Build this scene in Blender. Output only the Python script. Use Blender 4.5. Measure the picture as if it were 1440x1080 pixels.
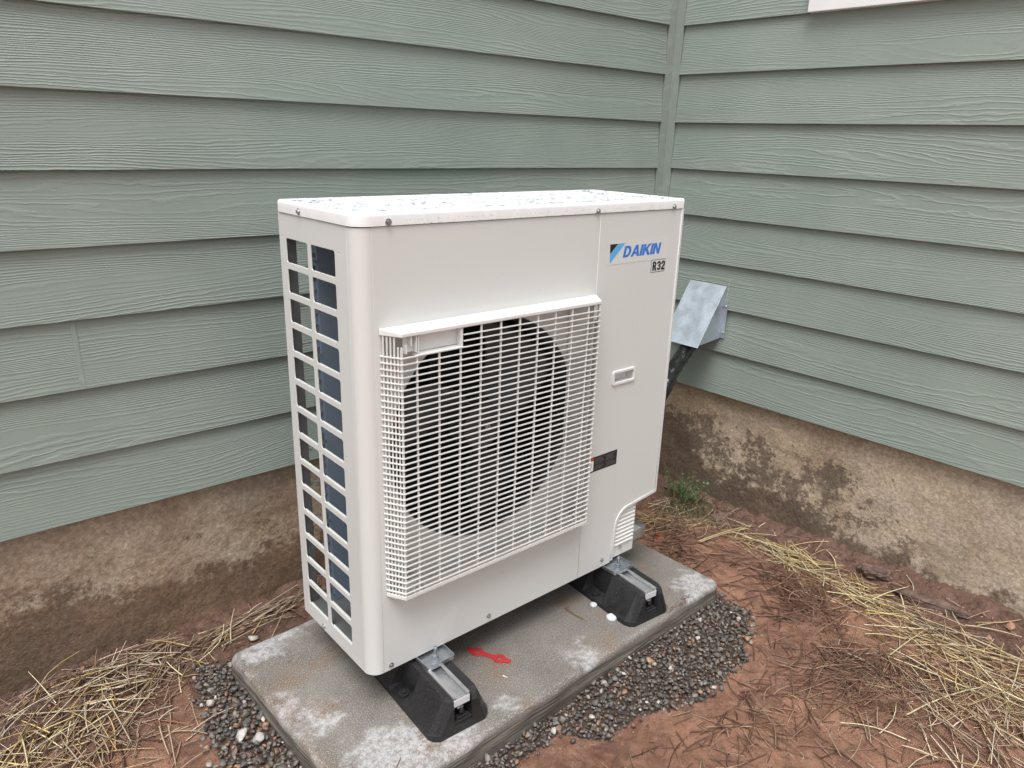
import bpy, bmesh, math, random
import numpy as np
from mathutils import Vector, Matrix, noise as mn

R = math.radians
random.seed(7)
rng = np.random.default_rng(7)
sc = bpy.context.scene
for o in list(bpy.data.objects):
    bpy.data.objects.remove(o, do_unlink=True)

# ------------------------------------------------------------------ camera
cd = bpy.data.cameras.new('camera')
cam = bpy.data.objects.new('camera', cd)
sc.collection.objects.link(cam)
rt = Vector((0.7601, -0.6492, 0.0291)).normalized()
fw = Vector((0.6233, 0.7157, -0.3150)).normalized()
up = rt.cross(fw) * 1.0
rows = Matrix(((rt.x, up.x, -fw.x), (rt.y, up.y, -fw.y), (rt.z, up.z, -fw.z)))
cam.matrix_world = Matrix.Translation((-0.6582, -1.1901, 1.1259)) @ rows.to_4x4()
cd.sensor_width = 36.0
cd.lens = 36.0 * 1048.1 / 1440.0
cd.clip_start = 0.02
cd.clip_end = 400
sc.camera = cam

# ------------------------------------------------------------------ overcast daylight
SUN_EL, SUN_AZ = R(66), R(232)          # azimuth clockwise from +Y
w = bpy.data.worlds.new('World')
sc.world = w
w.use_nodes = True
nt = w.node_tree
nt.nodes.clear()
sky = nt.nodes.new('ShaderNodeTexSky')
sky.sky_type = 'NISHITA'
sky.sun_disc = False
sky.sun_elevation = SUN_EL
sky.sun_rotation = SUN_AZ
sky.air_density = 1.0
sky.dust_density = 4.0
hs = nt.nodes.new('ShaderNodeHueSaturation')     # a cloud deck takes the blue out of the sky
hs.inputs['Saturation'].default_value = 0.12
bg = nt.nodes.new('ShaderNodeBackground')
bg.inputs['Strength'].default_value = 0.125
wo = nt.nodes.new('ShaderNodeOutputWorld')
nt.links.new(sky.outputs[0], hs.inputs['Color'])
nt.links.new(hs.outputs[0], bg.inputs['Color'])
nt.links.new(bg.outputs[0], wo.inputs['Surface'])
sd = bpy.data.lights.new('sun', 'SUN')
sd.energy = 1.5
sd.angle = R(32)
sd.color = (1.0, 0.985, 0.965)
sun = bpy.data.objects.new('sun', sd)
sc.collection.objects.link(sun)
sdir = Vector((math.sin(SUN_AZ) * math.cos(SUN_EL), math.cos(SUN_AZ) * math.cos(SUN_EL), math.sin(SUN_EL)))
sun.rotation_euler = sdir.to_track_quat('Z', 'Y').to_euler()
sc.view_settings.view_transform = 'Standard'
sc.view_settings.look = 'None'
sc.view_settings.gamma = 1.0
sc.view_settings.use_curve_mapping = False
sc.view_settings.exposure = 0.74
sc.cycles.transparent_max_bounces = 64

# ------------------------------------------------------------------ material helpers
class NT:
    def __init__(s, name, rough=0.5, color=(.5, .5, .5), metal=0.0):
        s.m = bpy.data.materials.new(name)
        s.m.use_nodes = True
        s.t = s.m.node_tree
        s.b = s.t.nodes['Principled BSDF']
        s.b.inputs['Base Color'].default_value = (*color, 1)
        s.b.inputs['Roughness'].default_value = rough
        s.b.inputs['Metallic'].default_value = metal
        g = s.t.nodes.new('ShaderNodeNewGeometry')
        s.pos = g.outputs['Position']
        s.nrm = g.outputs['Normal']
    def n(s, typ, **kw):
        nd = s.t.nodes.new('ShaderNode' + typ)
        for k, v in kw.items():
            setattr(nd, k, v)
        return nd
    def l(s, a, b):
        s.t.links.new(a, b)
    def setin(s, nd, k, v):
        if hasattr(v, 'node'):
            s.l(v, nd.inputs[k])
        else:
            nd.inputs[k].default_value = v
    def map(s, vec, scale=(1, 1, 1), loc=(0, 0, 0), rot=(0, 0, 0)):
        m = s.n('Mapping')
        s.l(vec, m.inputs['Vector'])
        m.inputs['Scale'].default_value = scale
        m.inputs['Location'].default_value = loc
        m.inputs['Rotation'].default_value = rot
        return m.outputs[0]
    def noise(s, scale=5, detail=4, rough=.55, vec=None, dist=0, dims='3D', w=None):
        nd = s.n('TexNoise', noise_dimensions=dims)
        s.l(vec if vec is not None else s.pos, nd.inputs['Vector'])
        nd.inputs['Scale'].default_value = scale
        nd.inputs['Detail'].default_value = detail
        nd.inputs['Roughness'].default_value = rough
        nd.inputs['Distortion'].default_value = dist
        if w is not None:
            s.setin(nd, 'W', w)
        return nd.outputs['Fac']
    def voro(s, scale, feature='F1', vec=None, out='Distance', rnd=1.0):
        nd = s.n('TexVoronoi', feature=feature)
        s.l(vec if vec is not None else s.pos, nd.inputs['Vector'])
        nd.inputs['Scale'].default_value = scale
        nd.inputs['Randomness'].default_value = rnd
        return nd.outputs[out]
    def math(s, op, a, b=None, c=None, clamp=False):
        nd = s.n('Math', operation=op, use_clamp=clamp)
        s.setin(nd, 0, a)
        if b is not None:
            s.setin(nd, 1, b)
        if c is not None:
            s.setin(nd, 2, c)
        return nd.outputs[0]
    def ramp(s, fac, a, b, lo=0.0, hi=1.0, smooth=True):
        nd = s.n('MapRange', interpolation_type='SMOOTHSTEP' if smooth else 'LINEAR')
        s.setin(nd, 0, fac)
        nd.inputs[1].default_value = a
        nd.inputs[2].default_value = b
        nd.inputs[3].default_value = lo
        nd.inputs[4].default_value = hi
        return nd.outputs[0]
    def mix(s, f, a, b, mode='MIX'):
        nd = s.n('Mix', data_type='RGBA', blend_type=mode)
        s.setin(nd, 0, f)
        for k, v in ((6, a), (7, b)):
            if hasattr(v, 'node'):
                s.l(v, nd.inputs[k])
            else:
                nd.inputs[k].default_value = (*v, 1)
        return nd.outputs[2]
    def sep(s, vec=None):
        nd = s.n('SeparateXYZ')
        s.l(vec if vec is not None else s.pos, nd.inputs[0])
        return nd.outputs
    def bump(s, h, strength=.5, dist=.001, prev=None):
        nd = s.n('Bump')
        s.l(h, nd.inputs['Height'])
        nd.inputs['Strength'].default_value = strength
        nd.inputs['Distance'].default_value = dist
        if prev is not None:
            s.l(prev, nd.inputs['Normal'])
        return nd.outputs[0]
    def col(s, c):
        s.l(c, s.b.inputs['Base Color'])
    def rgh(s, c):
        s.setin(s.b, 'Roughness', c)
    def nor(s, c):
        s.l(c, s.b.inputs['Normal'])

def plain(name, color, rough=.5, metal=0.0, var=0.0, bumpd=0.0, bscale=300):
    k = NT(name, rough, color, metal)
    if var:
        f = k.noise(14, 5, .6)
        k.col(k.mix(k.ramp(f, .3, .7), tuple(c * (1 - var) for c in color), tuple(min(1, c * (1 + var * .5)) for c in color)))
    if bumpd:
        k.nor(k.bump(k.noise(bscale, 2, .5), .5, bumpd))
    return k.m

# ---- siding: painted fibre cement with embossed cedar grain
def siding_mat(name, along):
    k = NT(name, .42, (.285, .335, .29))
    oi = k.n('ObjectInfo')
    rnd = k.math('MULTIPLY', oi.outputs['Random'], 40.0)
    x, y, z = k.sep()
    a = k.math('ADD', x if along == 'x' else y, rnd)
    cb = k.n('CombineXYZ')
    k.l(a, cb.inputs[0])
    k.l(rnd, cb.inputs[1])
    k.l(z, cb.inputs[2])
    v = cb.outputs[0]
    big = k.noise(1.0, 2, .5, k.map(v, (.55, 1, 7.0)))
    mid = k.noise(1.0, 3, .55, k.map(v, (3.2, 1, 28)))
    fine = k.noise(1.0, 3, .6, k.map(v, (26, 1, 90)))
    # iso-lines of a stretched field: long grain with cathedral loops
    f = k.math('MULTIPLY_ADD', big, 24.0, k.math('MULTIPLY', z, 95.0))
    f = k.math('MULTIPLY_ADD', mid, 2.0, f)
    f = k.math('MULTIPLY_ADD', fine, .9, f)
    fr = k.math('FRACT', f)
    tri = k.math('ABSOLUTE', k.math('SUBTRACT', fr, .5))
    ln = k.ramp(tri, .22, .5, 0, 1)
    f2 = k.math('MULTIPLY_ADD', big, 26.0, k.math('MULTIPLY', z, 178.0))
    f2 = k.math('MULTIPLY_ADD', mid, 2.2, f2)
    f2 = k.math('MULTIPLY_ADD', fine, .9, f2)
    tri2 = k.math('ABSOLUTE', k.math('SUBTRACT', k.math('FRACT', f2), .5))
    ln2 = k.ramp(tri2, .12, .5, 0, 1)
    area = k.ramp(k.noise(1.0, 1, .5, k.map(v, (.8, 1, 5), loc=(5, 0, 3))), .38, .6)
    amp = k.ramp(k.noise(1.0, 2, .5, k.map(v, (1.5, 1, 16), loc=(9, 0, 3))), .28, .62, .25, 1)
    h = k.n('Mix', data_type='FLOAT')
    k.l(area, h.inputs[0])
    k.l(ln2, h.inputs[2])
    k.l(ln, h.inputs[3])
    hh = k.math('MULTIPLY', h.outputs[0], amp)
    b1 = k.bump(hh, .7, .0012)
    b2 = k.bump(k.noise(420, 2, .6), .25, .0004, b1)
    k.nor(b2)
    tone = k.noise(2.2, 4, .6)
    c = k.mix(k.ramp(tone, .3, .7), (.222, .268, .238), (.258, .303, .270))
    dust = k.math('MULTIPLY', k.ramp(k.noise(9, 6, .7), .62, .8), .16)
    c = k.mix(dust, c, (.46, .43, .37))
    c = k.mix(k.math('MULTIPLY', hh, .13), c, (.42, .45, .43))
    k.col(c)
    k.rgh(k.ramp(k.noise(5, 3, .6), .3, .7, .42, .58))
    return k.m

def trim_mat():
    k = NT('trim_paint', .45, (.30, .35, .305))
    c = k.mix(k.ramp(k.noise(20, 5, .7), .5, .75), (.25, .29, .26), (.35, .38, .35))
    k.col(c)
    k.nor(k.bump(k.noise(60, 4, .6), .3, .001))
    return k.m

# ---- poured concrete footing with mud stains
def footing_mat():
    k = NT('footing_concrete', .8)
    x, y, z = k.sep()
    n1 = k.noise(3.0, 6, .62)
    n2 = k.noise(17, 7, .72)
    n3 = k.noise(90, 4, .7)
    base = k.mix(k.ramp(n1, .3, .7), (.42, .325, .225), (.60, .49, .365))
    base = k.mix(k.math('MULTIPLY', k.ramp(n2, .35, .7), .35), base, (.42, .32, .22))
    base = k.mix(k.math('MULTIPLY', k.ramp(k.noise(2.1, 7, .7, k.map(k.pos, (1, 1, 1.6), loc=(6, 3, 1))), .42, .62), .6), base, (.46, .385, .32))
    base = k.mix(k.math('MULTIPLY', k.ramp(k.noise(5.2, 8, .75, k.map(k.pos, (1, 1, 1.2), loc=(1, 9, 4))), .5, .66), .55), base, (.30, .205, .135))
    grit = k.ramp(n3, .35, .7, .72, 1.12)
    # damp soil line that climbs in patches
    n4 = k.noise(48, 6, .8)
    zz = k.math('ADD', z, k.math('MULTIPLY', k.math('SUBTRACT', n1, .5), -.26))
    zz = k.math('ADD', zz, k.math('MULTIPLY', k.math('SUBTRACT', n2, .5), -.30))
    zz = k.math('ADD', zz, k.math('MULTIPLY', k.math('SUBTRACT', n4, .5), -.14))
    left = k.ramp(y, .58, .63)            # 1 on the wall behind the unit
    xr = k.math('ADD', k.ramp(x, -.65, -.2, .055, -.02), k.ramp(x, -.1, .5, 0, .03))
    yr = k.math('ADD', k.ramp(y, -.7, .3, -.165, -.105), k.ramp(y, .30, .56, 0, .22))
    lim = k.n('Mix', data_type='FLOAT')
    k.l(left, lim.inputs[0])
    k.l(yr, lim.inputs[2])
    k.l(xr, lim.inputs[3])
    d = k.math('SUBTRACT', zz, lim.outputs[0])
    wet = k.ramp(d, -.035, .03, 1, 0)
    tint = k.mix(k.ramp(k.noise(5, 6, .65), .3, .7), (.115, .075, .05), (.185, .115, .075))
    wetc = k.mix(left, k.mix(k.ramp(n1, .35, .65), (.10, .070, .050), (.155, .108, .075)), tint)
    wetc = k.mix(k.math('MULTIPLY', k.ramp(n4, .5, .7), .35), wetc, (.24, .165, .11))
    c = k.mix(k.math('MULTIPLY', wet, .92), base, wetc)
    # blotches of old mud / mildew above it
    sp_ = k.math('ADD', k.noise(6.5, 9, .80, k.map(k.pos, (1, 1, 1.2), loc=(3.1, 1.7, 0))), k.math('MULTIPLY', k.math('SUBTRACT', n4, .5), .40))
    zone = k.math('MULTIPLY', k.ramp(y, -.62, .0), k.ramp(z, .05, .20, 1, .0))
    zone = k.math('MULTIPLY', zone, k.ramp(y, .58, .63, 1, .35))
    bl = k.ramp(k.math('MULTIPLY_ADD', zone, .13, sp_), .585, .655)
    c = k.mix(k.math('MULTIPLY', k.math('MULTIPLY', bl, k.ramp(zone, 0, .3)), .85), c, (.135, .098, .072))
    # earthy wash along the top of the left wall
    c = k.mix(k.math('MULTIPLY', k.math('MULTIPLY', left, k.ramp(k.noise(4, 5, .7, k.map(k.pos, loc=(7, 7, 7))), .4, .65)), .45), c, (.27, .165, .10))
    # pale lime streaks
    st = k.ramp(k.noise(1, 5, .7, k.map(k.pos, (22, 22, 2.2))), .66, .76)
    c = k.mix(k.math('MULTIPLY', k.math('MULTIPLY', st, k.ramp(z, -.05, .1)), .3), c, (.56, .49, .40))
    pit = k.ramp(k.voro(55), .0, .17, 1, 0)
    pit = k.math('MULTIPLY', pit, k.ramp(k.noise(15, 2, .5, k.map(k.pos, loc=(4, 4, 4))), .5, .6))
    c = k.mix(k.math('MULTIPLY', pit, .7), c, (.08, .055, .04))
    sc_ = k.n('Mix', data_type='RGBA', blend_type='MULTIPLY')
    sc_.inputs[0].default_value = 1
    k.l(c, sc_.inputs[6])
    cc = k.n('CombineColor')
    for i in range(3):
        k.l(grit, cc.inputs[i])
    k.l(cc.outputs[0], sc_.inputs[7])
    k.col(sc_.outputs[2])
    k.rgh(k.ramp(wet, 0, 1, .9, .6))
    b = k.bump(n2, .8, .009)
    b = k.bump(n3, .8, .003, b)
    b = k.bump(pit, -.8, .003, b)
    k.nor(b)
    return k.m

def clay_mat():
    k = NT('red_clay', .7)
    n1 = k.noise(2.7, 6, .6)
    n2 = k.noise(26, 8, .72)
    n3 = k.noise(160, 4, .7)
    c = k.mix(k.ramp(n1, .35, .65), (.23, .105, .064), (.47, .235, .148))
    c = k.mix(k.math('MULTIPLY', k.ramp(n2, .35, .68), .55), c, (.58, .33, .225))
    c = k.mix(k.math('MULTIPLY', k.ramp(k.noise(11, 7, .7, k.map(k.pos, loc=(2, 5, 1))), .50, .60), .6), c, (.15, .08, .056))
    # damp trampled soil by the walls
    x, y, z = k.sep()
    byw = k.math('MAXIMUM', k.ramp(k.math('MULTIPLY_ADD', n1, .2, x), 1.50, 1.66), k.ramp(k.math('MULTIPLY_ADD', n1, .25, y), .42, .62))
    c = k.mix(k.math('MULTIPLY', byw, .75), c, k.mix(k.ramp(n2, .35, .65), (.07, .043, .034), (.20, .125, .098)))
    c = k.mix(k.math('MULTIPLY', k.ramp(k.voro(190), 0, .22, 1, 0), k.ramp(k.noise(30, 2), .5, .62)), c, (.5, .37, .29))
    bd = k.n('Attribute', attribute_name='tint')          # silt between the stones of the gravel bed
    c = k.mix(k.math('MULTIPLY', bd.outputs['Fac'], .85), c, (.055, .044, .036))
    gr_ = k.ramp(k.noise(420, 3, .75), .3, .7)
    c = k.mix(k.math('MULTIPLY', k.math('SUBTRACT', 1.0, gr_), .38), c, (.12, .062, .045))
    k.col(c)
    k.rgh(k.ramp(n2, .3, .7, .5, .85))
    b = k.bump(n2, 1.0, .014)
    b = k.bump(n3, 1.0, .005, b)
    b = k.bump(gr_, .8, .0018, b)
    k.nor(b)
    return k.m

def slab_mat():
    k = NT('slab_concrete', .5)
    tc = k.n('TexCoord').outputs['Object']
    x, y, z = k.sep(tc)
    n1 = k.noise(4.5, 6, .65, tc)
    n2 = k.noise(22, 7, .7, tc)
    n3 = k.noise(340, 3, .75, tc)
    c = k.mix(k.ramp(n1, .3, .7), (.115, .102, .090), (.195, .178, .160))
    # rusty soil film
    rs = k.ramp(k.noise(5.0, 8, .75, k.map(tc, loc=(1.3, 7.2, 0))), .48, .64)
    c = k.mix(k.math('MULTIPLY', rs, .75), c, (.165, .105, .068))
    rs2 = k.ramp(k.noise(9.0, 8, .8, k.map(tc, loc=(5.3, 2.2, 0))), .58, .68)
    c = k.mix(k.math('MULTIPLY', rs2, .6), c, (.15, .075, .042))
    # fine pale sand grains
    c = k.mix(k.math('MULTIPLY', k.ramp(n3, .50, .62), .75), c, (.42, .40, .375))
    # dry pale lime towards the edges: distance to the rim
    ex = k.math('SUBTRACT', .61, k.math('ABSOLUTE', x))
    ey = k.math('SUBTRACT', .305, k.math('ABSOLUTE', y))
    e = k.math('MINIMUM', ex, ey)
    e = k.math('ADD', e, k.math('MULTIPLY', k.math('SUBTRACT', n1, .5), -.42))
    e = k.math('ADD', e, k.math('MULTIPLY', k.math('SUBTRACT', n2, .5), -.16))
    e2 = k.math('ADD', e, k.ramp(x, -.46, -.1, 0, .075))
    lime = k.ramp(e2, -.04, .035, 1, 0)
    nz_ = k.math('ADD', k.math('MULTIPLY', k.math('SUBTRACT', n2, .5), .22), k.math('MULTIPLY', k.math('SUBTRACT', n1, .5), .12))
    for (px_, py_, pr_) in ((.545, -.26, .062), (.49, -.295, .03), (.061, -.262, .036), (-.48, -.22, .085), (-.36, -.27, .06), (-.54, -.03, .045), (-.54, .28, .05), (-.47, .29, .04), (-.20, -.28, .02)):
        dx_ = k.math('SUBTRACT', x, px_)
        dy_ = k.math('SUBTRACT', y, py_)
        dd = k.math('SQRT', k.math('ADD', k.math('MULTIPLY', dx_, dx_), k.math('MULTIPLY', dy_, dy_)))
        dd = k.math('SUBTRACT', k.math('ADD', dd, nz_), pr_)
        lime = k.math('MAXIMUM', lime, k.ramp(dd, -.03, .02, 1, 0))
    crack = k.ramp(k.voro(75, 'DISTANCE_TO_EDGE', k.map(tc, loc=(0, 0, 0))), .0, .09, 0, 1)
    lime = k.math('MULTIPLY', lime, k.ramp(crack, 0, 1, .62, 1))
    lime = k.math('MULTIPLY', lime, k.ramp(k.noise(60, 6, .75, tc), .36, .58, .18, 1))
    c = k.mix(k.math('MULTIPLY', lime, .66), c, (.52, .52, .54))
    # sides: dark damp concrete with a few white runs
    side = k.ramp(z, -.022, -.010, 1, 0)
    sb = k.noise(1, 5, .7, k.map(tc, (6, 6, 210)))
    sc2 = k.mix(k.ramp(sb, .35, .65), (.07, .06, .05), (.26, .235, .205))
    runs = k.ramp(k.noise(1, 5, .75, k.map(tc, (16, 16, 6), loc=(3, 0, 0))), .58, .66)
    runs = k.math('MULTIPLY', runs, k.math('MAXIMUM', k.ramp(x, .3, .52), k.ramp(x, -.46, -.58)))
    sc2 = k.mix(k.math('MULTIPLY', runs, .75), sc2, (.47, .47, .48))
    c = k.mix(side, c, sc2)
    k.col(c)
    k.rgh(k.ramp(k.math('ADD', lime, k.math('MULTIPLY', n2, .3)), .1, .8, .28, .75))
    b = k.bump(n3, .5, .0012)
    b = k.bump(n2, .4, .002, b)
    b = k.bump(k.math('MULTIPLY', sb, side), .9, .004, b)
    k.nor(b)
    return k.m

def attr_mat(name, rough=.6, gloss_noise=0, bumpd=0.0):
    k = NT(name, rough)
    a = k.n('Attribute', attribute_name='tint')
    c = a.outputs['Color']
    n = k.noise(120, 4, .65)
    c = k.mix(k.ramp(n, .3, .7), k.mix(1.0, c, (.72, .72, .72), 'MULTIPLY'), c)
    k.col(c)
    if bumpd:
        k.nor(k.bump(k.noise(350, 3, .6), .5, bumpd))
    return k.m

def painted_metal():
    k = NT('ivory_paint', .33, (.625, .63, .62))
    x, y, z = k.sep()
    sm = k.math('MULTIPLY', k.ramp(k.noise(7, 6, .7), .56, .75), .10)
    c = k.mix(sm, (.625, .63, .618), (.50, .46, .42))
    spk = k.math('MULTIPLY', k.ramp(k.voro(70), .0, .07, 1, 0), k.ramp(k.noise(9, 2), .55, .62))
    c = k.mix(k.math('MULTIPLY', spk, .45), c, (.36, .26, .20))
    mud = k.math('MULTIPLY', k.ramp(k.noise(55, 6, .8), .60, .68), k.ramp(z, .02, .22, .5, 0))
    c = k.mix(mud, c, (.42, .32, .26))
    c = k.mix(k.math('MULTIPLY', k.ramp(k.noise(1, 5, .7, k.map(k.pos, (30, 30, 1.6))), .6, .78), .09), c, (.42, .40, .37))
    k.col(c)
    k.rgh(k.ramp(k.noise(6, 4, .6), .3, .7, .28, .42))
    k.nor(k.bump(k.noise(260, 2, .5), .12, .0003))
    return k.m

def lid_lit_paint():  # casing paint made paler: glare from the sky is put into the colour
    k = NT('lid_lit_paint', .6, (.80, .80, .80))
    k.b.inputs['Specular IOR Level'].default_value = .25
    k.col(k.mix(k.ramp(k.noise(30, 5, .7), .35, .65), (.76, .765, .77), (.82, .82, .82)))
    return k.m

def rubber_mat():
    k = NT('black_rubber', .55, (.012, .012, .013))
    n = k.noise(240, 4, .7)
    k.col(k.mix(k.ramp(n, .35, .7), (.008, .008, .009), (.026, .026, .029)))
    k.rgh(k.ramp(k.noise(14, 5, .65), .35, .65, .34, .7))
    k.nor(k.bump(n, .7, .0012))
    return k.m

def galv_mat(name='galvanised_steel', color=(.52, .54, .55), rough=.36, spangle=38, bloom=.35):
    k = NT(name, rough, color, .85)
    v = k.voro(spangle, 'F1', out='Color')
    bw = k.n('RGBToBW')
    k.l(v, bw.inputs[0])
    c = k.mix(bw.outputs[0], tuple(t * .88 for t in color), tuple(min(1, t * 1.08) for t in color))
    c = k.mix(k.math('MULTIPLY', k.ramp(k.noise(16, 6, .7), .58, .72), bloom), c, (.75, .77, .79))
    k.col(c)
    k.rgh(k.ramp(k.noise(20, 4, .6), .3, .7, rough - .07, rough + .15))
    k.nor(k.bump(k.noise(40, 3, .5), .15, .001))
    return k.m

def coil_mat():
    k = NT('coil_fins', .45, (.045, .075, .115), .3)
    x, y, z = k.sep()
    s = k.math('ABSOLUTE', k.math('SUBTRACT', k.math('FRACT', k.math('MULTIPLY', x, 420.0)), .5))
    k.col(k.mix(k.ramp(s, .1, .5), (.20, .28, .38), (.42, .52, .64)))
    k.nor(k.bump(s, .5, .001))
    return k.m

def water_mat():
    """thin film drops: clear, with a Fresnel mirror on top"""
    k = NT('rain_water', .03, (1, 1, 1))
    tr = k.n('BsdfTransparent')
    tr.inputs['Color'].default_value = (.91, .925, .94, 1)
    gl = k.n('BsdfGlossy')
    gl.inputs['Roughness'].default_value = .08
    fr = k.n('Fresnel')
    fr.inputs['IOR'].default_value = 1.48
    mx = k.n('MixShader')
    geo = k.n('NewGeometry')
    k.l(k.math('MULTIPLY', fr.outputs[0], k.math('SUBTRACT', 1.0, geo.outputs['Backfacing'])), mx.inputs[0])
    k.l(tr.outputs[0], mx.inputs[1])
    k.l(gl.outputs[0], mx.inputs[2])
    out = [n for n in k.t.nodes if n.type == 'OUTPUT_MATERIAL'][0]
    k.l(mx.outputs[0], out.inputs['Surface'])
    return k.m

M = dict(
    side_x=siding_mat('siding_paint_long', 'x'), side_y=siding_mat('siding_paint_short', 'y'),
    trim=trim_mat(), footing=footing_mat(), clay=clay_mat(), slab=slab_mat(),
    paint=painted_metal(), lidlit=lid_lit_paint(), rubber=rubber_mat(), galv=galv_mat(), coil=coil_mat(), water=water_mat(),
    zinc=galv_mat('zinc_plate', (.42, .45, .48), .22, 90),
    hood=galv_mat('hood_steel', (.60, .665, .75), .40, 260, .12),
    strut=galv_mat('strut_steel', (.66, .67, .68), .33, 120),
    dark=plain('dark_metal', (.02, .02, .021), .6, .2),
    postgrey=plain('grey_post_paint', (.16, .165, .165), .5, .1, .2),
    rearwire=plain('rear_guard_wire', (.33, .34, .34), .5),
    plastic=plain('ivory_plastic', (.70, .695, .68), .38, 0, .04),
    ringgrey=plain('bell_mouth_plastic', (.58, .575, .56), .45, 0, .06),
    bell=plain('bell_mouth_dark', (.03, .03, .03), .5),
    fan=plain('fan_plastic', (.035, .036, .038), .35),
    black=plain('black_print', (.012, .012, .012), .4),
    white=plain('white_print', (.82, .82, .82), .4),
    sticker=plain('clear_sticker', (.64, .645, .635), .28),
    blue=plain('blue_print', (.035, .18, .60), .4),
    lblue=plain('light_blue_print', (.10, .40, .80), .4),
    redprint=plain('red_print', (.65, .06, .04), .4),
    greyprint=plain('grey_print', (.16, .16, .16), .5),
    red=plain('red_plastic', (.46, .035, .040), .40, 0, .15),
    cap=plain('milky_plastic', (.60, .61, .64), .35),
    wtrim=plain('white_trim_paint', (.82, .82, .82), .4, 0, .03),
    glass=plain('window_glass', (.03, .04, .045), .04),
    sheath=plain('dark_sheathing', (.03, .03, .028), .9),
    caulk=plain('pale_caulk', (.42, .45, .42), .6, 0, .1),
    steel=plain('screw_steel', (.50, .50, .49), .3, .9, .2),
    tape=plain('black_tape', (.010, .010, .011), .16, 0, 0, .010, 34),
    bark=plain('muddy_chunk', (.15, .095, .075), .8, 0, .6, .006, 110),
    leaf=plain('weed_leaf', (.07, .14, .045), .5, 0, .35),
    stem=plain('weed_stem', (.10, .15, .06), .5, 0, .2),
    twig=plain('dry_twig', (.20, .13, .06), .7, 0, .3),
    soil=plain('dark_soil', (.05, .035, .028), .9, 0, .3),
)
M['gravel'] = attr_mat('gravel_stone', .5, bumpd=.0012)
M['straw'] = attr_mat('straw_stalk', .6)

# ------------------------------------------------------------------ object helpers
COL = sc.collection
def wl(o):
    l = Vector((0, 0, 0))
    while o is not None:
        l += o.location
        o = o.parent
    return l
def tag(o, label=None, cat=None, group=None, kind=None):
    if label: o['label'] = label
    if cat: o['category'] = cat
    if group: o['group'] = group
    if kind: o['kind'] = kind
    return o
def empty(name, loc, label, cat, group=None, rz=0):
    o = bpy.data.objects.new(name, None)
    o.empty_display_size = .05
    COL.objects.link(o)
    o.location = loc
    o.rotation_euler = (0, 0, rz)
    return tag(o, label, cat, group)
def link_mesh(name, me, mat, parent=None, local=False, base=None):
    """meshes are drafted in world coordinates unless local=True"""
    o = bpy.data.objects.new(name, me)
    COL.objects.link(o)
    if mat is not None:
        me.materials.clear()
        me.materials.append(mat)
    if parent is not None:
        if not local:
            me.transform(Matrix.Translation(-wl(parent)))
        o.parent = parent
    elif base is not None:
        me.transform(Matrix.Translation(-Vector(base)))
        o.location = base
    return o
def bm_obj(name, bm, mat, parent=None, local=False, smooth=False, base=None, bevel=0, auto=None):
    bmesh.ops.recalc_face_normals(bm, faces=bm.faces)
    me = bpy.data.meshes.new(name)
    bm.to_mesh(me)
    bm.free()
    if smooth:
        me.polygons.foreach_set('use_smooth', [True] * len(me.polygons))
    o = link_mesh(name, me, mat, parent, local, base)
    if bevel:
        b = o.modifiers.new('bevel', 'BEVEL')
        b.width = bevel
        b.segments = 2
        b.limit_method = 'ANGLE'
        b.angle_limit = R(35)
    return o
def box(bm, x0, x1, y0, y1, z0, z1, mtx=None):
    vs = [bm.verts.new((x, y, z)) for x in (x0, x1) for y in (y0, y1) for z in (z0, z1)]
    for f in ((0, 1, 3, 2), (4, 6, 7, 5), (0, 4, 5, 1), (2, 3, 7, 6), (0, 2, 6, 4), (1, 5, 7, 3)):
        bm.faces.new([vs[i] for i in f])
    if mtx is not None:
        for v in vs:
            v.co = mtx @ v.co
    return vs
def box_obj(name, dims, mat, parent=None, bevel=.001, local=False, base=None):
    bm = bmesh.new()
    box(bm, *dims)
    return bm_obj(name, bm, mat, parent, local, base=base, bevel=bevel)
def cyl(bm, p0, p1, r0, r1=None, n=16, caps=True):
    p0, p1 = Vector(p0), Vector(p1)
    r1 = r0 if r1 is None else r1
    d = (p1 - p0).normalized()
    a = d.orthogonal().normalized()
    b = d.cross(a)
    A, B = [], []
    for i in range(n):
        t = 2 * math.pi * i / n
        u = a * math.cos(t) + b * math.sin(t)
        A.append(bm.verts.new(p0 + u * r0))
        B.append(bm.verts.new(p1 + u * r1))
    for i in range(n):
        j = (i + 1) % n
        bm.faces.new((A[i], A[j], B[j], B[i]))
    if caps:
        bm.faces.new(A[::-1])
        bm.faces.new(B)
def plate(name, outer, holes, half, mtx, mat, parent, bevel=0.0, local=False, base=None, smooth=False, fat=0.0):
    """flat sheet from 2D outlines, with true holes; local x,y in the plane, z the normal"""
    cu = bpy.data.curves.new(name, 'CURVE')
    cu.dimensions = '2D'
    cu.fill_mode = 'BOTH'
    cu.extrude = half
    cu.bevel_depth = bevel
    cu.bevel_resolution = 1
    cu.offset = fat
    for pts in ([outer] if outer and not isinstance(outer[0][0], (tuple, list)) else outer) + holes:
        sp = cu.splines.new('POLY')
        sp.points.add(len(pts) - 1)
        for p, q in zip(sp.points, pts):
            p.co = (q[0], q[1], 0, 1)
        sp.use_cyclic_u = True
    tmp = bpy.data.objects.new('tmp', cu)
    COL.objects.link(tmp)
    dg = bpy.context.evaluated_depsgraph_get()
    me = bpy.data.meshes.new_from_object(tmp.evaluated_get(dg))
    bpy.data.objects.remove(tmp, do_unlink=True)
    bpy.data.curves.remove(cu)
    me.name = name
    me.transform(mtx)
    if mtx.determinant() < 0:
        me.flip_normals()
    return link_mesh(name, me, mat, parent, local, base)
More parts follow.
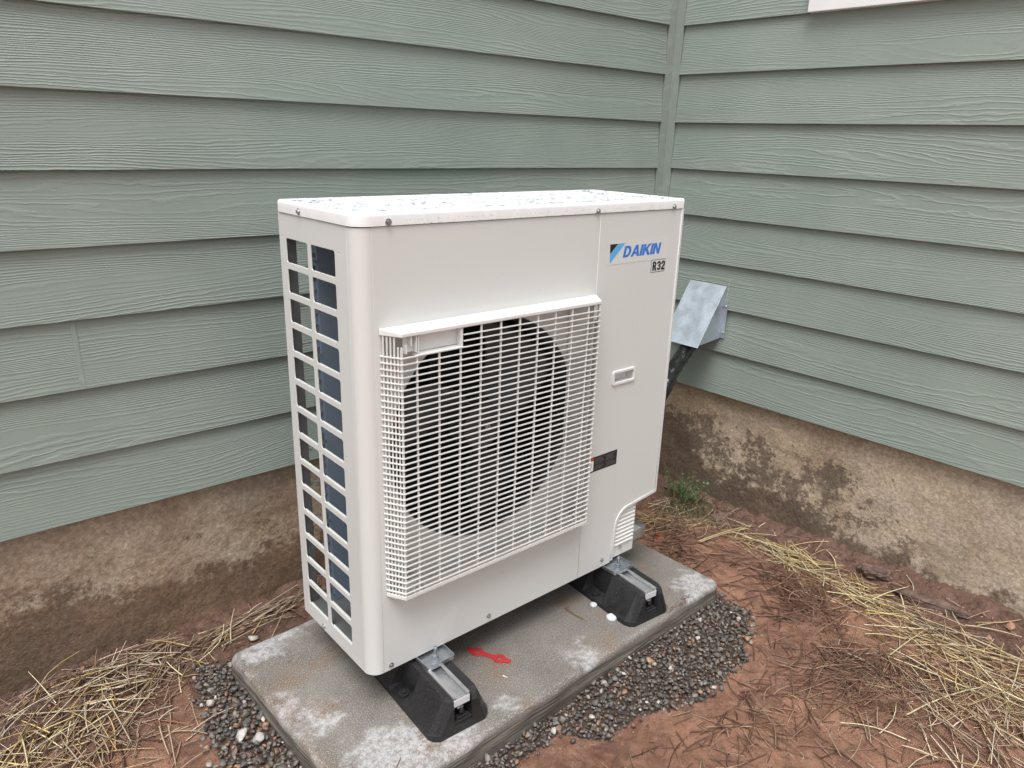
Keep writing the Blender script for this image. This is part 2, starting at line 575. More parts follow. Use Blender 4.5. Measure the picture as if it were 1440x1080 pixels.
def rrect(x0, x1, y0, y1, r, n=5):
    if not isinstance(r, (tuple, list)):
        r = (r,) * 4
    out = []
    for (cx, cy, rr, a0) in ((x1 - r[0], y1 - r[0], r[0], 0), (x0 + r[1], y1 - r[1], r[1], 90),
                             (x0 + r[2], y0 + r[2], r[2], 180), (x1 - r[3], y0 + r[3], r[3], 270)):
        if rr <= 0:
            out.append((cx, cy))
            continue
        for i in range(n + 1):
            t = R(a0 + 90 * i / n)
            out.append((cx + rr * math.cos(t), cy + rr * math.sin(t)))
    return out
def circ(cx, cy, r, n=48):
    return [(cx + r * math.cos(2 * math.pi * i / n), cy + r * math.sin(2 * math.pi * i / n)) for i in range(n)]
FRONT = lambda y: Matrix(((1, 0, 0, 0), (0, 0, -1, y), (0, 1, 0, 0), (0, 0, 0, 1)))     # local (x, z) -> sheet facing -Y
SIDE = lambda x: Matrix(((0, 0, -1, x), (-1, 0, 0, 0), (0, 1, 0, 0), (0, 0, 0, 1)))      # local (-y, z) -> sheet facing -X
TOP = lambda z: Matrix(((1, 0, 0, 0), (0, 1, 0, 0), (0, 0, 1, z), (0, 0, 0, 1)))
def copy_tree(o, parent=None, loc=None):
    c = o.copy()
    COL.objects.link(c)
    if parent is not None:
        c.parent = parent
    if loc is not None:
        c.location = loc
    for ch in o.children:
        copy_tree(ch, c)
    return c
def np_mesh(name, V, F, cols=None, smooth=False):
    me = bpy.data.meshes.new(name)
    V = np.asarray(V, dtype=np.float32)
    F = np.asarray(F, dtype=np.int32)
    k = F.shape[1]
    me.vertices.add(len(V))
    me.vertices.foreach_set('co', V.ravel())
    me.loops.add(F.size)
    me.loops.foreach_set('vertex_index', F.ravel())
    me.polygons.add(len(F))
    me.polygons.foreach_set('loop_start', np.arange(0, F.size, k, dtype=np.int32))
    me.polygons.foreach_set('loop_total', np.full(len(F), k, dtype=np.int32))
    if smooth:
        me.polygons.foreach_set('use_smooth', np.ones(len(F), dtype=bool))
    me.update(calc_edges=True)
    if cols is not None:
        at = me.color_attributes.new('tint', 'FLOAT_COLOR', 'POINT')
        c = np.ones((len(V), 4), dtype=np.float32)
        c[:, :3] = cols
        at.data.foreach_set('color', c.ravel())
    return me
def ico(sub):
    bm = bmesh.new()
    bmesh.ops.create_icosphere(bm, subdivisions=sub, radius=1)
    V = np.array([v.co[:] for v in bm.verts])
    F = np.array([[v.index for v in f.verts] for f in bm.faces])
    bm.free()
    return V, F
ICO1, ICO2 = ico(1), ico(2)

# ------------------------------------------------------------------ ground
def sstep(a, b, t):
    t = max(0.0, min(1.0, (t - a) / (b - a)))
    return t * t * (3 - 2 * t)
def gz(x, y):
    z = -.168
    z -= .034 * sstep(1.12, 1.6, x)
    z += .038 * sstep(1.56, 1.70, x) * sstep(.1, -.15, y) * (0.55 + .9 * mn.noise(Vector((x * 3, y * 5, 3))))
    z -= .012 * sstep(.42, .62, y)
    z += .045 * math.exp(-(((x + .50) / .16) ** 2 + ((y - .56) / .10) ** 2))
    z += .020 * math.exp(-(((x + .33) / .10) ** 2 + ((y - .60) / .07) ** 2))
    z -= .018 * math.exp(-(((x + .55) / .10) ** 2 + ((y - .46) / .05) ** 2))
    z += .014 * math.exp(-(((x - .42) / .20) ** 2 + ((y + .46) / .10) ** 2))
    far = max(abs(x - .5), abs(y)) 
    a = 1.0 if far < 2.5 else max(0, 1 - (far - 2.5) / 4)
    z += a * .011 * mn.fractal(Vector((x * 4.1, y * 4.1, .3)), 1.0, 2.0, 3)
    lump = mn.fractal(Vector((x * 22, y * 22, 1.3)), .8, 2.1, 3)
    byw = max(sstep(1.44, 1.60, x), sstep(.45, .58, y))
    z += a * lump * (.0042 + .010 * byw) + a * (.0016 + .0022 * byw) * mn.fractal(Vector((x * 75, y * 75, 4)), .7, 2.0, 2) + a * .0035 * byw * mn.noise(Vector((x * 60, y * 60, 7)))
    return z
def axis(lo, hi, step, far):
    n = int(round((hi - lo) / step))
    c = [lo + i * step for i in range(n + 1)]
    s, v = step, hi
    right = []
    while v < far:
        s *= 1.35
        v += s
        right.append(v)
    s, v = step, lo
    left = []
    while v > -far:
        s *= 1.35
        v -= s
        left.append(v)
    return left[::-1] + c + right
xs = axis(-.85, 1.75, .0058, 60)
ys = axis(-1.05, .70, .0058, 60)
nx, ny = len(xs), len(ys)
V = np.array([(x, y, gz(x, y)) for y in ys for x in xs])
ii = np.arange(nx * ny).reshape(ny, nx)
F = np.stack([ii[:-1, :-1].ravel(), ii[:-1, 1:].ravel(), ii[1:, 1:].ravel(), ii[1:, :-1].ravel()], 1)
GP = [(-.166, .470), (-.235, .470), (-.262, .36), (-.275, .25), (-.285, .10), (-.30, -.10), (-.30, -.33), (-.05, -.34), (.13, -.27), (.25, -.235), (.34, -.245), (.42, -.315),
      (.52, -.31), (.60, -.36), (.70, -.385), (.80, -.375), (.90, -.36), (.98, -.335), (1.045, -.295), (1.085, -.24), (1.095, -.17), (1.08, -.09), (1.068, .0), (1.02, .02), (.9, 0), (-.1, -.05)]
def inpoly(x, y, P):
    c = False
    j = len(P) - 1
    for i in range(len(P)):
        if (P[i][1] > y) != (P[j][1] > y) and x < (P[j][0] - P[i][0]) * (y - P[i][1]) / (P[j][1] - P[i][1]) + P[i][0]:
            c = not c
        j = i
    return c
bed = np.zeros((len(V), 3))
for i, (x, y, z) in enumerate(V):
    if -.34 < x < 1.15 and -.42 < y < .5:
        bed[i] = 1.0 if inpoly(x + .022 * mn.noise(Vector((x * 14, y * 14, 5))), y + .022 * mn.noise(Vector((x * 14, y * 14, 9))), GP) else 0.0
g = link_mesh('ground', np_mesh('ground', V, F, bed, smooth=True), M['clay'])
tag(g, 'bare red clay ground round the slab', kind='structure')

# ------------------------------------------------------------------ house: footing, lap siding, corner trim, window
C0 = Vector((1.67, .6549, 0))
TH1, TH2 = -.0051, .0229
LA, LN = Vector((-math.cos(TH1), -math.sin(TH1), 0)), Vector((math.sin(TH1), -math.cos(TH1), 0))
RA, RN = Vector((math.sin(TH2), -math.cos(TH2), 0)), Vector((-math.cos(TH2), -math.sin(TH2), 0))
REV, Z0 = .1611, 1.031
house = empty('house', (1.67, .6549, -.22), 'sage green lap-sided house corner on a stained concrete footing behind the heat pump', 'house')
def wall_pt(fr, s, out, z):
    a, n = fr
    return C0 + a * s + n * out + Vector((0, 0, z))
LF, RF = (LA, LN), (RA, RN)
def wbox(bm, fr, s0, s1, o0, o1, z0, z1):
    vs = [bm.verts.new(wall_pt(fr, s, o, z)) for s in (s0, s1) for o in (o0, o1) for z in (z0, z1)]
    for f in ((0, 1, 3, 2), (4, 6, 7, 5), (0, 4, 5, 1), (2, 3, 7, 6), (0, 2, 6, 4), (1, 5, 7, 3)):
        bm.faces.new([vs[i] for i in f])
def plank(fr, wall, mat, s0, s1, zb, seed):
    rnd = random.Random(seed)
    n = max(2, int((s1 - s0) / .16))
    bm = bmesh.new()
    prev = None
    ph = [rnd.uniform(0, 6.3) for _ in range(4)]
    tilt = rnd.uniform(-.0006, .0006)
    for i in range(n + 1):
        s = s0 + (s1 - s0) * i / n
        dz = .0006 * math.sin(s * 2.1 + ph[0]) + .0004 * math.sin(s * 6 + ph[1]) + tilt
        do = .0007 * math.sin(s * 1.7 + ph[2]) + .0004 * math.sin(s * 5.3 + ph[3])
        top = min(zb + REV + .026, zb + REV + .026)
        prof = [(-.0008 + do, zb + dz), (do, zb + .0010 + dz), (-.0150, top), (-.0222, top), (-.0082 + do, zb + dz)]
        ring = [bm.verts.new(wall_pt(fr, s, o, z)) for o, z in prof]
        if prev:
            for a in range(5):
                b = (a + 1) % 5
                bm.faces.new((prev[a], prev[b], ring[b], ring[a]))
        else:
            bm.faces.new(ring)
        prev = ring
    bm.faces.new(prev[::-1])
    return bm_obj('siding_plank', bm, mat, wall)
def wall_obj(fr, s1, ztop):
    bm = bmesh.new()
    wbox(bm, fr, -.02, s1, -.16, -.0225, .225, ztop)
    return bm_obj('siding_wall', bm, M['sheath'], house)
NT_ = 10
wl_left = wall_obj(LF, 4.2, Z0 + (NT_ + 1) * REV)
wl_right = wall_obj(RF, 4.2, Z0 + (NT_ + 1) * REV)
S0 = .0335
WIN0, WIN1 = .502, 1.50
for k in range(-5, NT_ + 1):
    zb = Z0 + k * REV
    if k == -3:
        plank(LF, wl_left, M['side_x'], S0, 2.0105, zb, k)
        plank(LF, wl_left, M['side_x'], 2.0140, 4.2, zb, k + 50)
    else:
        plank(LF, wl_left, M['side_x'], S0, 4.2, zb, k)
    if k >= 3 and k < 9:
        plank(RF, wl_right, M['side_y'], S0, WIN0 - .003, zb, k + 100)
        plank(RF, wl_right, M['side_y'], WIN1 + .003, 4.2, zb, k + 150)
    else:
        plank(RF, wl_right, M['side_y'], S0, 4.2, zb, k + 100)
# caulked butt joint
zj = Z0 - 3 * REV
bm = bmesh.new()
vs = [bm.verts.new(wall_pt(LF, s, o, z)) for s, o, z in ((2.007, .0006, zj + .001), (2.0175, .0006, zj + .001), (2.0175, -.0108, zj + REV), (2.007, -.0108, zj + REV),
      (2.007, -.004, zj + .001), (2.0175, -.004, zj + .001), (2.0175, -.016, zj + REV), (2.007, -.016, zj + REV))]
for f in ((0, 1, 2, 3), (4, 7, 6, 5), (0, 4, 5, 1), (1, 5, 6, 2), (2, 6, 7, 3), (3, 7, 4, 0)):
    bm.faces.new([vs[i] for i in f])
bm_obj('joint_caulk', bm, M['trim'], wl_left)
# inside corner trim
bm = bmesh.new()
wbox(bm, LF, -.018, .0305, -.0188, -.0045, .222, Z0 + (NT_ + 1) * REV)
bm_obj('corner_trim', bm, M['trim'], house, bevel=.001)
bm = bmesh.new()
wbox(bm, RF, -.0042, .0300, -.0186, -.0042, .2224, Z0 + (NT_ + 1) * REV)
bm_obj('corner_trim', bm, M['trim'], house, bevel=.001)
# ragged caulk beads where the planks meet the trim
for fr, w_ in ((LF, wl_left), (RF, wl_right)):
    bm = bmesh.new()
    for k in range(-5, 8):
        zb = Z0 + k * REV
        for j in range(9):
            z0 = zb + REV * j / 9
            f0 = j / 9
            o = -.0012 - .0120 * f0 + random.uniform(-.001, .0006)
            vsb = box(bm, 0, 1, 0, 1, 0, 1)
            s_a, s_b = .0292, .0362 + random.uniform(-.0012, .0014)
            for v in vsb:
                s = s_a if v.co.x < .5 else s_b
                oo = -.016 if v.co.y < .5 else o
                zz = z0 if v.co.z < .5 else z0 + REV / 9
                v.co = wall_pt(fr, s, oo - (.0035 if s == s_a and v.co.y > .5 else 0), zz)
    bm_obj('corner_caulk', bm, M['trim'], w_)
# footing, one long rough wall each side
def footing(fr, s_lo, seed):
    ns, nz = 460, 46
    vs = []
    for j in range(nz + 1):
        z = -.32 + (.236 + .32) * j / nz
        for i in range(ns + 1):
            s = s_lo + (4.2 - s_lo) * (i / ns) ** 1.15
            q = Vector((s * 6, z * 6, seed))
            d = .0045 * mn.fractal(q, .9, 2.0, 4) + .0014 * mn.fractal(q * 7, .8, 2.0, 2)
            vs.append(wall_pt(fr, s, -.030 + d, z))
    V = np.array(vs)
    ii = np.arange((ns + 1) * (nz + 1)).reshape(nz + 1, ns + 1)
    F = np.stack([ii[:-1, :-1].ravel(), ii[:-1, 1:].ravel(), ii[1:, 1:].ravel(), ii[1:, :-1].ravel()], 1)
    # back and caps
    b0 = len(V)
    add = [wall_pt(fr, s, -.2, z) for s, z in ((s_lo, -.32), (4.2, -.32), (4.2, .236), (s_lo, .236))]
    V = np.vstack([V, np.array(add)])
    c = [ii[0, 0], ii[0, -1], ii[-1, -1], ii[-1, 0]]
    ex = [[b0, b0 + 3, b0 + 2, b0 + 1], [c[3], c[2], b0 + 2, b0 + 3], [c[1], b0 + 1, b0 + 2, c[2]]]
    F = np.vstack([F, np.array(ex)])
    return link_mesh('footing_wall', np_mesh('footing_wall', V, F, smooth=True), M['footing'], house)
footing(LF, -.045, 1.0)
footing(RF, -.045, 9.0)
# window: only its lower edge shows at the top of the picture
ZW = 1.5135
bm = bmesh.new(); wbox(bm, RF, WIN0, WIN1, -.012, .016, ZW, ZW + .09)
win = bm_obj('window', bm, M['wtrim'], house, bevel=.002)
bm = bmesh.new(); wbox(bm, RF, WIN0, WIN0 + .09, -.012, .014, ZW + .0905, 2.46); wbox(bm, RF, WIN1 - .09, WIN1, -.012, .014, ZW + .0905, 2.46)
wbox(bm, RF, WIN0, WIN1, -.012, .016, 2.4605, 2.55)
bm_obj('window_frame', bm, M['wtrim'], win, bevel=.002)
bm = bmesh.new(); wbox(bm, RF, WIN0 + .0905, WIN1 - .0905, -.010, -.004, ZW + .0905, 2.46)
bm_obj('window_pane', bm, M['glass'], win)

# ------------------------------------------------------------------ concrete slab
SL_C, SL_A = Vector((.4515, .118, -.10)), R(1.9)
def slab():
    hx, hy, t, r = .61, .305, .105, .014
    bm = bmesh.new()
    nxs, nys = 150, 76
    def edge(v, h):
        return v
    # grid wrapped over a rounded rim
    xs_ = [-hx - r * 0] 
    U = []
    prof = []
    for a in range(0, 7):
        th = R(90 * a / 6)
        prof.append((r * math.sin(th), -(r - r * math.cos(th))))
    down = [(r, -r - (t - r) * i / 12) for i in range(1, 13)]
    rings = prof + down
    nseg = 110
    core = rrect(-hx + r, hx - r, -hy + r, hy - r, .003, 4)
    # resample core outline
    P = [Vector(p) for p in core]
    L = [0]
    for i in range(len(P)):
        L.append(L[-1] + (P[(i + 1) % len(P)] - P[i]).length)
    N = 420
    outl = []
    for i in range(N):
        d = L[-1] * i / N
        j = max(k for k in range(len(P)) if L[k] <= d)
        q = P[j].lerp(P[(j + 1) % len(P)], (d - L[j]) / (L[j + 1] - L[j]))
        outl.append(q)
    V, F = [], []
    for ri, (o, z) in enumerate(rings):
        for i in range(N):
            q = outl[i]
            nn = Vector((q.y - outl[i - 1].y, -(q.x - outl[i - 1].x)))
            nn = (outl[(i + 1) % N] - outl[i - 1])
            nn = Vector((nn.y, -nn.x)).normalized()
            x, y = q.x + nn.x * o, q.y + nn.y * o
            w_ = mn.fractal(Vector((x * 14, y * 14, z * 30)), .9, 2.0, 3)
            rr = .0032 * w_ * (ri / 6 if ri < 6 else 1)
            if ri > 6:
                rr += .0028 * mn.noise(Vector((x * 5, y * 5, z * 170)))
            V.append((x + nn.x * rr, y + nn.y * rr, z + .0012 * mn.noise(Vector((x * 9, y * 9, 0)))))
    for ri in range(len(rings) - 1):
        for i in range(N):
            j = (i + 1) % N
            F.append((ri * N + i, ri * N + j, (ri + 1) * N + j, (ri + 1) * N + i))
    bm = bmesh.new()
    vv = [bm.verts.new(v) for v in V]
    for f in F:
        bm.faces.new([vv[i] for i in f])
    bm.faces.new([vv[i] for i in range(N)])
    bm.faces.new([vv[(len(rings) - 1) * N + i] for i in range(N - 1, -1, -1)])
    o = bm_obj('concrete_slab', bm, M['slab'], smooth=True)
    o.location = SL_C
    o.rotation_euler = (0, 0, SL_A)
    tag(o, 'grey damp concrete slab with white lime-stained edges under the heat pump', 'slab')
    return o
slab()

# ------------------------------------------------------------------ heat pump
W_, D_, H_ = .94, .32, .99
hp = empty('heat_pump', (W_ / 2, D_ / 2, 0), 'ivory heat pump with a round fan behind a wire grille, standing on two black blocks', 'heat pump')
ZL = .965
# lid
def lid_outline(o=0.0):
    pts = []
    for (cx, cy, rr, a0) in ((W_ - .006, D_ - .006, .006, 0), (.010, D_ - .010, .010, 90), (.030, .030, .030, 180), (W_ - .006, .006, .006, 270)):
        rad = max(rr + o, .0008)
        sh = rad - (rr + o)                      # keep small corners from turning inside out
        cx += sh if a0 in (90, 180) else -sh
        cy += sh if a0 in (180, 270) else -sh
        for i in range(9):
            t = R(a0 + 90 * i / 8)
            pts.append((cx + rad * math.cos(t), cy + rad * math.sin(t)))
    return pts
bm = bmesh.new()
rings = [(.0024, ZL + .0006), (.0026, ZL + .018), (.0020, ZL + .0215), (.0004, ZL + .0238), (-.0025, ZL + .025), (-.018, ZL + .0252), (-.021, ZL + .0232), (-.028, ZL + .0232)]
prev = None
for o, z in rings:
    ring = [bm.verts.new((x, y, z)) for x, y in lid_outline(o)]
    if prev:
        for i in range(len(ring)):
            j = (i + 1) % len(ring)
            bm.faces.new((prev[i], prev[j], ring[j], ring[i]))
    else:
        bm.faces.new(ring[::-1])
    prev = ring
bm.faces.new(prev)
lid = bm_obj('lid', bm, M['lidlit'], hp, smooth=True)
lid.modifiers.new('split', 'EDGE_SPLIT').split_angle = R(50)
for p in lid.data.polygons:
    if abs(p.normal.z) > .95:
        p.use_smooth = False
def corner_post():
    r, th, n = .030, .0015, 16
    outer = [(r + .0020, 0)] + [(r - r * math.sin(R(90 * i / n)), r - r * math.cos(R(90 * i / n))) for i in range(n + 1)] + [(0, r + .0020)]
    q = r - th
    inner = [(th, r + .0020)] + [(r - q * math.cos(R(90 * i / n)), r - q * math.sin(R(90 * i / n))) for i in range(n + 1)] + [(r + .0020, th)]
    bm = bmesh.new()
    poly = outer + inner
    A = [bm.verts.new((x, y, .0005)) for x, y in poly]
    B = [bm.verts.new((x, y, ZL - .0015)) for x, y in poly]
    m = len(poly)
    for i in range(m):
        j = (i + 1) % m
        bm.faces.new((A[i], A[j], B[j], B[i]))
    h = len(outer)
    for i in range(h - 1):
        for Q in (A, B):
            bm.faces.new((Q[i], Q[i + 1], Q[m - 2 - i], Q[m - 1 - i]))
    o = bm_obj('corner_post', bm, M['paint'], hp, smooth=True)
    o.modifiers.new('split', 'EDGE_SPLIT').split_angle = R(30)
    return o
corner_post()
# side panel with 14 rows of openings in two columns
holes = []
PR, PH = .0635, .0515
for i in range(14):
    zt = .9150 - i * PR
    holes.append(rrect(-.2900, -.1925, zt - PH, zt, .0055, 3))
    holes.append(rrect(-.1785, -.0795, zt - PH, zt, .0055, 3))
for (yy, zz) in ((.064, .9125), (.305, .916), (.069, .079), (.305, .43), (.066, .5)):
    holes.append(circ(-yy, zz, .0024, 10))
side = plate('side_panel', rrect(-.3195, -.0332, .0005, ZL - .0015, .001, 1), holes, .0006, SIDE(.0012), M['paint'], hp, .0006)
# folded lips inside the openings
lip = {}
for i in range(14):
    zb = .9150 - i * PR - PH
    for (y0, y1) in ((.1925, .2900), (.0795, .1785)):
        if y0 not in lip:
            lip[y0] = box_obj('panel_lip', (.0018, .0060, y0 + .004, y1 - .004, zb - .0016, zb - .0002), M['paint'], side, 0)
        else:
            copy_tree(lip[y0], side, (0, 0, -i * PR))
# front panel with the large opening behind the grille
XS = .6334
front = plate('front_panel', rrect(.0330, XS - .0007, .0005, ZL - .0015, .001, 1), [rrect(.052, .622, .192, .764, .02)], .0006, FRONT(.0012), M['paint'], hp, .0006)
# pressed seam line on the lower part of the front
# recessed fan surround and bell mouth
FC = (.338, .497)
surround = plate('fan_surround', rrect(.044, .630, .186, .770, .004, 1), [circ(FC[0], FC[1], .2605, 72)], .0008, FRONT(.030), M['ringgrey'], hp)
bm = bmesh.new()
prof = [(.2615, .0288), (.2590, .031), (.2555, .036), (.2525, .044), (.2510, .056), (.2505, .075), (.2505, .105), (.2535, .105), (.2540, .045), (.2615, .0315)]
prev = None
N = 72
allr = []
for r_, y_ in prof:
    allr.append([bm.verts.new((FC[0] + r_ * math.cos(2 * math.pi * i / N), y_, FC[1] + r_ * math.sin(2 * math.pi * i / N))) for i in range(N)])
for a in range(len(allr)):
    b = (a + 1) % len(allr)
    for i in range(N):
        j = (i + 1) % N
        bm.faces.new((allr[a][i], allr[a][j], allr[b][j], allr[b][i]))
bell = bm_obj('bell_mouth', bm, M['bell'], hp, smooth=True)
# walls of the recess between front panel and surround
bm = bmesh.new()
for (x0, x1, z0, z1) in ((.0475, .0505, .190, .767), (.6235, .6265, .190, .767)):
    box(bm, x0, x1, .0024, .0290, z0, z1)
box(bm, .0508, .6232, .0024, .0290, .7650, .7670)
box(bm, .0508, .6232, .0024, .0290, .1880, .1905)
bm_obj('recess_wall', bm, M['ringgrey'], surround)
# fan
bm = bmesh.new()
cyl(bm, (FC[0], .048, FC[1]), (FC[0], .10, FC[1]), .055, .062, 40)
cyl(bm, (FC[0], .040, FC[1]), (FC[0], .0478, FC[1]), .030, .054, 40)
hub = bm_obj('fan', bm, M['fan'], hp, bevel=.001)
for b_ in range(3):
    a0 = R(20 + 120 * b_)
    rows_ = []
    bm = bmesh.new()
    nr, na = 10, 14
    for i in range(nr + 1):
        rr = .055 + .185 * i / nr
        sweep = R(10 + 26 * (i / nr) ** 1.3)
        wid = R(62 - 8 * i / nr)
        row = []
        for j in range(na + 1):
            t = j / na
            an = a0 + sweep + wid * (t - .5)
            serr = (.004 if (i % 2 and j == na) else 0)
            y = .050 + .058 * t + .012 * math.sin(math.pi * t)
            row.append((bm.verts.new((FC[0] + (rr + serr) * math.cos(an), y, FC[1] + (rr + serr) * math.sin(an))), bm.verts.new((FC[0] + rr * math.cos(an), y + .004, FC[1] + rr * math.sin(an)))))
        rows_.append(row)
    for i in range(nr):
        for j in range(na):
            for s in (0, 1):
                q = (rows_[i][j][s], rows_[i + 1][j][s], rows_[i + 1][j + 1][s], rows_[i][j + 1][s])
                bm.faces.new(q if s == 0 else q[::-1])
    for i in range(nr):
        for j in (0, na):
            bm.faces.new((rows_[i][j][0], rows_[i][j][1], rows_[i + 1][j][1], rows_[i + 1][j][0]))
    for j in range(na):
        for i in (0, nr):
            bm.faces.new((rows_[i][j][0], rows_[i][j + 1][0], rows_[i][j + 1][1], rows_[i][j][1]))
    bm_obj('fan_blade', bm, M['fan'], hub, smooth=True)
bm = bmesh.new()
cyl(bm, (FC[0], .0395, FC[1]), (FC[0], .032, FC[1]), .0075, n=6)
cyl(bm, (FC[0], .0319, FC[1]), (FC[0], .026, FC[1]), .004, n=12)
bm_obj('fan_nut', bm, M['steel'], hub)
# motor, added dark sheet, partition, coil, posts
bm = bmesh.new()
cyl(bm, (FC[0], .125, FC[1]), (FC[0], .215, FC[1]), .07, n=32)
box(bm, FC[0] - .03, FC[0] + .03, .216, .226, .03, ZL - .01)
bm_obj('fan_motor', bm, M['dark'], hp, bevel=.002)
box_obj('added_dark_sheet', (.115, .630, .258, .260, .0310, ZL - .003), M['dark'], hp, 0)  # added sheet, no real part: keeps the fan opening black
bm = bmesh.new(); box(bm, .632, .634, .034, .300, .0305, ZL - .003)
bm_obj('partition', bm, M['dark'], hp)
bm = bmesh.new(); box(bm, .056, .925, .268, .296, .032, ZL - .004)
coil = bm_obj('coil', bm, M['coil'], hp)
bm = bmesh.new()
for z_ in np.arange(.06, .95, .0255):
    cyl(bm, (.052, .276, z_), (.052, .288, z_), .0042, n=8)
for z_ in np.arange(.045, .96, .102):
    box(bm, .0535, .0558, .266, .298, z_, z_ + .004)
bm_obj('coil_tube', bm, M['postgrey'], coil)
box_obj('rear_post', (.0025, .0265, .298, .3185, .0305, ZL - .003), M['postgrey'], hp, .0015)
bm = bmesh.new()
box(bm, .0305, .0335, .3165, .3188, .0305, ZL - .003)
for xx in np.arange(.10, .93, .05):
    box(bm, xx, xx + .0025, .3165, .3188, .0305, ZL - .003)
for zz in np.arange(.08, .95, .085):
    box(bm, .0268, .93, .3136, .3160, zz, zz + .0025)
bm_obj('rear_guard', bm, M['rearwire'], hp)
# side baffle just behind the side panel front edge hides the fan chamber
box_obj('side_baffle', (.004, .060, .0345, .0360, .0305, ZL - .003), M['dark'], hp, 0)
# service panel on the right, with its cut-out for the pipe cover
sp = [(XS + .0010, .0005), (.7600, .0005), (.7615, .03)]
out = [(XS + .0010, .0005), (.7610, .0005), (.7640, .045), (.7665, .075)]
for i in range(9):
    t = R(180 - 90 * i / 8)
    out.append((.8290 + .0610 * math.cos(t), .1055 + .0600 * math.sin(t)))
out += [(.8450, .1668), (.9375, .1680), (.9375, ZL - .0015), (XS + .0010, ZL - .0015)]
svc = plate('service_panel', out, [rrect(.7180, .7945, .5370, .5650, .004, 3)], .0006, FRONT(.0012), M['paint'], hp, .0006)
# rim that follows the cut-out and the right edge
def ribbon(pts, wd, closed=False):
    L, Rr = [], []
    n = len(pts)
    for i in range(n):
        a = Vector(pts[i - 1] if (i > 0 or closed) else pts[i])
        c = Vector(pts[(i + 1) % n] if (i < n - 1 or closed) else pts[i])
        b = Vector(pts[i])
        d1 = (b - a).normalized() if (b - a).length > 1e-9 else (c - b).normalized()
        d2 = (c - b).normalized() if (c - b).length > 1e-9 else d1
        nn = Vector((-(d1 + d2).y, (d1 + d2).x)).normalized()
        k = wd / 2 / max(.35, nn.dot(Vector((-d1.y, d1.x))))
        L.append(tuple(b + nn * k))
        Rr.append(tuple(b - nn * k))
    return L + Rr[::-1]
rim = [(.7680, .002)] + [(.7705, .045), (.7730, .075)]
for i in range(9):
    t = R(180 - 90 * i / 8)
    rim.append((.8290 + .0545 * math.cos(t), .1010 + .0540 * math.sin(t)))
rim = [(p[0] - .0030, p[1] + .0050) for p in rim] + [(.9350, .1600 + .0115)]
plate('panel_rim', ribbon(rim, .0065), [], .0012, FRONT(-.0012), M['paint'], svc, .0008)
plate('panel_rim', rrect(.9335, .9395, .1685, ZL - .002, .001, 1), [], .0008, FRONT(-.0010), M['paint'], svc, .0006)
# right end panel and bottom closure of the compartment
box_obj('end_panel', (.9378, .9394, .0030, .3190, .1690, ZL - .0015), M['paint'], hp, .0004)
box_obj('compartment_floor', (.7700, .9375, .0040, .3150, .1690, .1705), M['plastic'], hp, 0)
box_obj('rear_panel', (.6600, .9375, .3172, .3190, .1720, ZL - .0015), M['paint'], hp, .0004)
# handle pocket
bm = bmesh.new()
box(bm, .7178, .7947, .0220, .0232, .5368, .5652)
box(bm, .7165, .7178, .0020, .0230, .5368, .5652)
box(bm, .7947, .7960, .0020, .0230, .5368, .5652)
box(bm, .7165, .7960, .0020, .0230, .5355, .5367)
box(bm, .7165, .7960, .0020, .0230, .5653, .5665)
hd = bm_obj('pull_handle', bm, M['plastic'], hp)
plate('handle_rim', rrect(.7135, .7985, .5325, .5690, .006), [rrect(.7190, .7935, .5380, .5640, .003)], .0016, FRONT(-.0014), M['plastic'], hd, .0010)
# pipe cover with ten louvres
vc = box_obj('vent_cover', (.7700, .8680, .0100, .0120, .0015, .1688), M['plastic'], hp, .0004)
box_obj('vent_cover_side', (.8660, .8680, .0125, .3000, .0015, .1688), M['plastic'], vc, .0004)
for i in range(10):
    z_ = .0400 + i * .0122
    x0 = .7820 if i < 8 else (.7880 if i == 8 else .7960)
    bm = bmesh.new()
    vs = [bm.verts.new(p) for p in ((x0, .0098, z_), (.8600, .0098, z_), (.8600, .0030, z_ + .0018), (x0, .0030, z_ + .0018),
                                    (x0, .0098, z_ + .0100), (.8600, .0098, z_ + .0100), (.8600, .0040, z_ + .0040), (x0, .0040, z_ + .0040))]
    for f in ((0, 1, 2, 3), (3, 2, 6, 7), (7, 6, 5, 4), (0, 3, 7, 4), (1, 5, 6, 2), (0, 4, 5, 1)):
        bm.faces.new([vs[q] for q in f])
    bm_obj('louvre_slat', bm, M['plastic'], vc, bevel=.0006)
# base pan
bp = plate('base_pan', rrect(.0040, .8600, .0135, .3160, (.004, .004, .026, .004)), [], .0130, TOP(.0160), M['postgrey'], hp, .001)
bm = bmesh.new()
tray = rrect(.861, .968, .040, .312, .012)
plate('pan_tray', tray, [], .0010, TOP(.0135), M['paint'], bp)
ring = plate('pan_wall', tray, [rrect(.8622, .9668, .0412, .3108, .011)], .0140, TOP(.0150), M['galv'], bp, .0004)
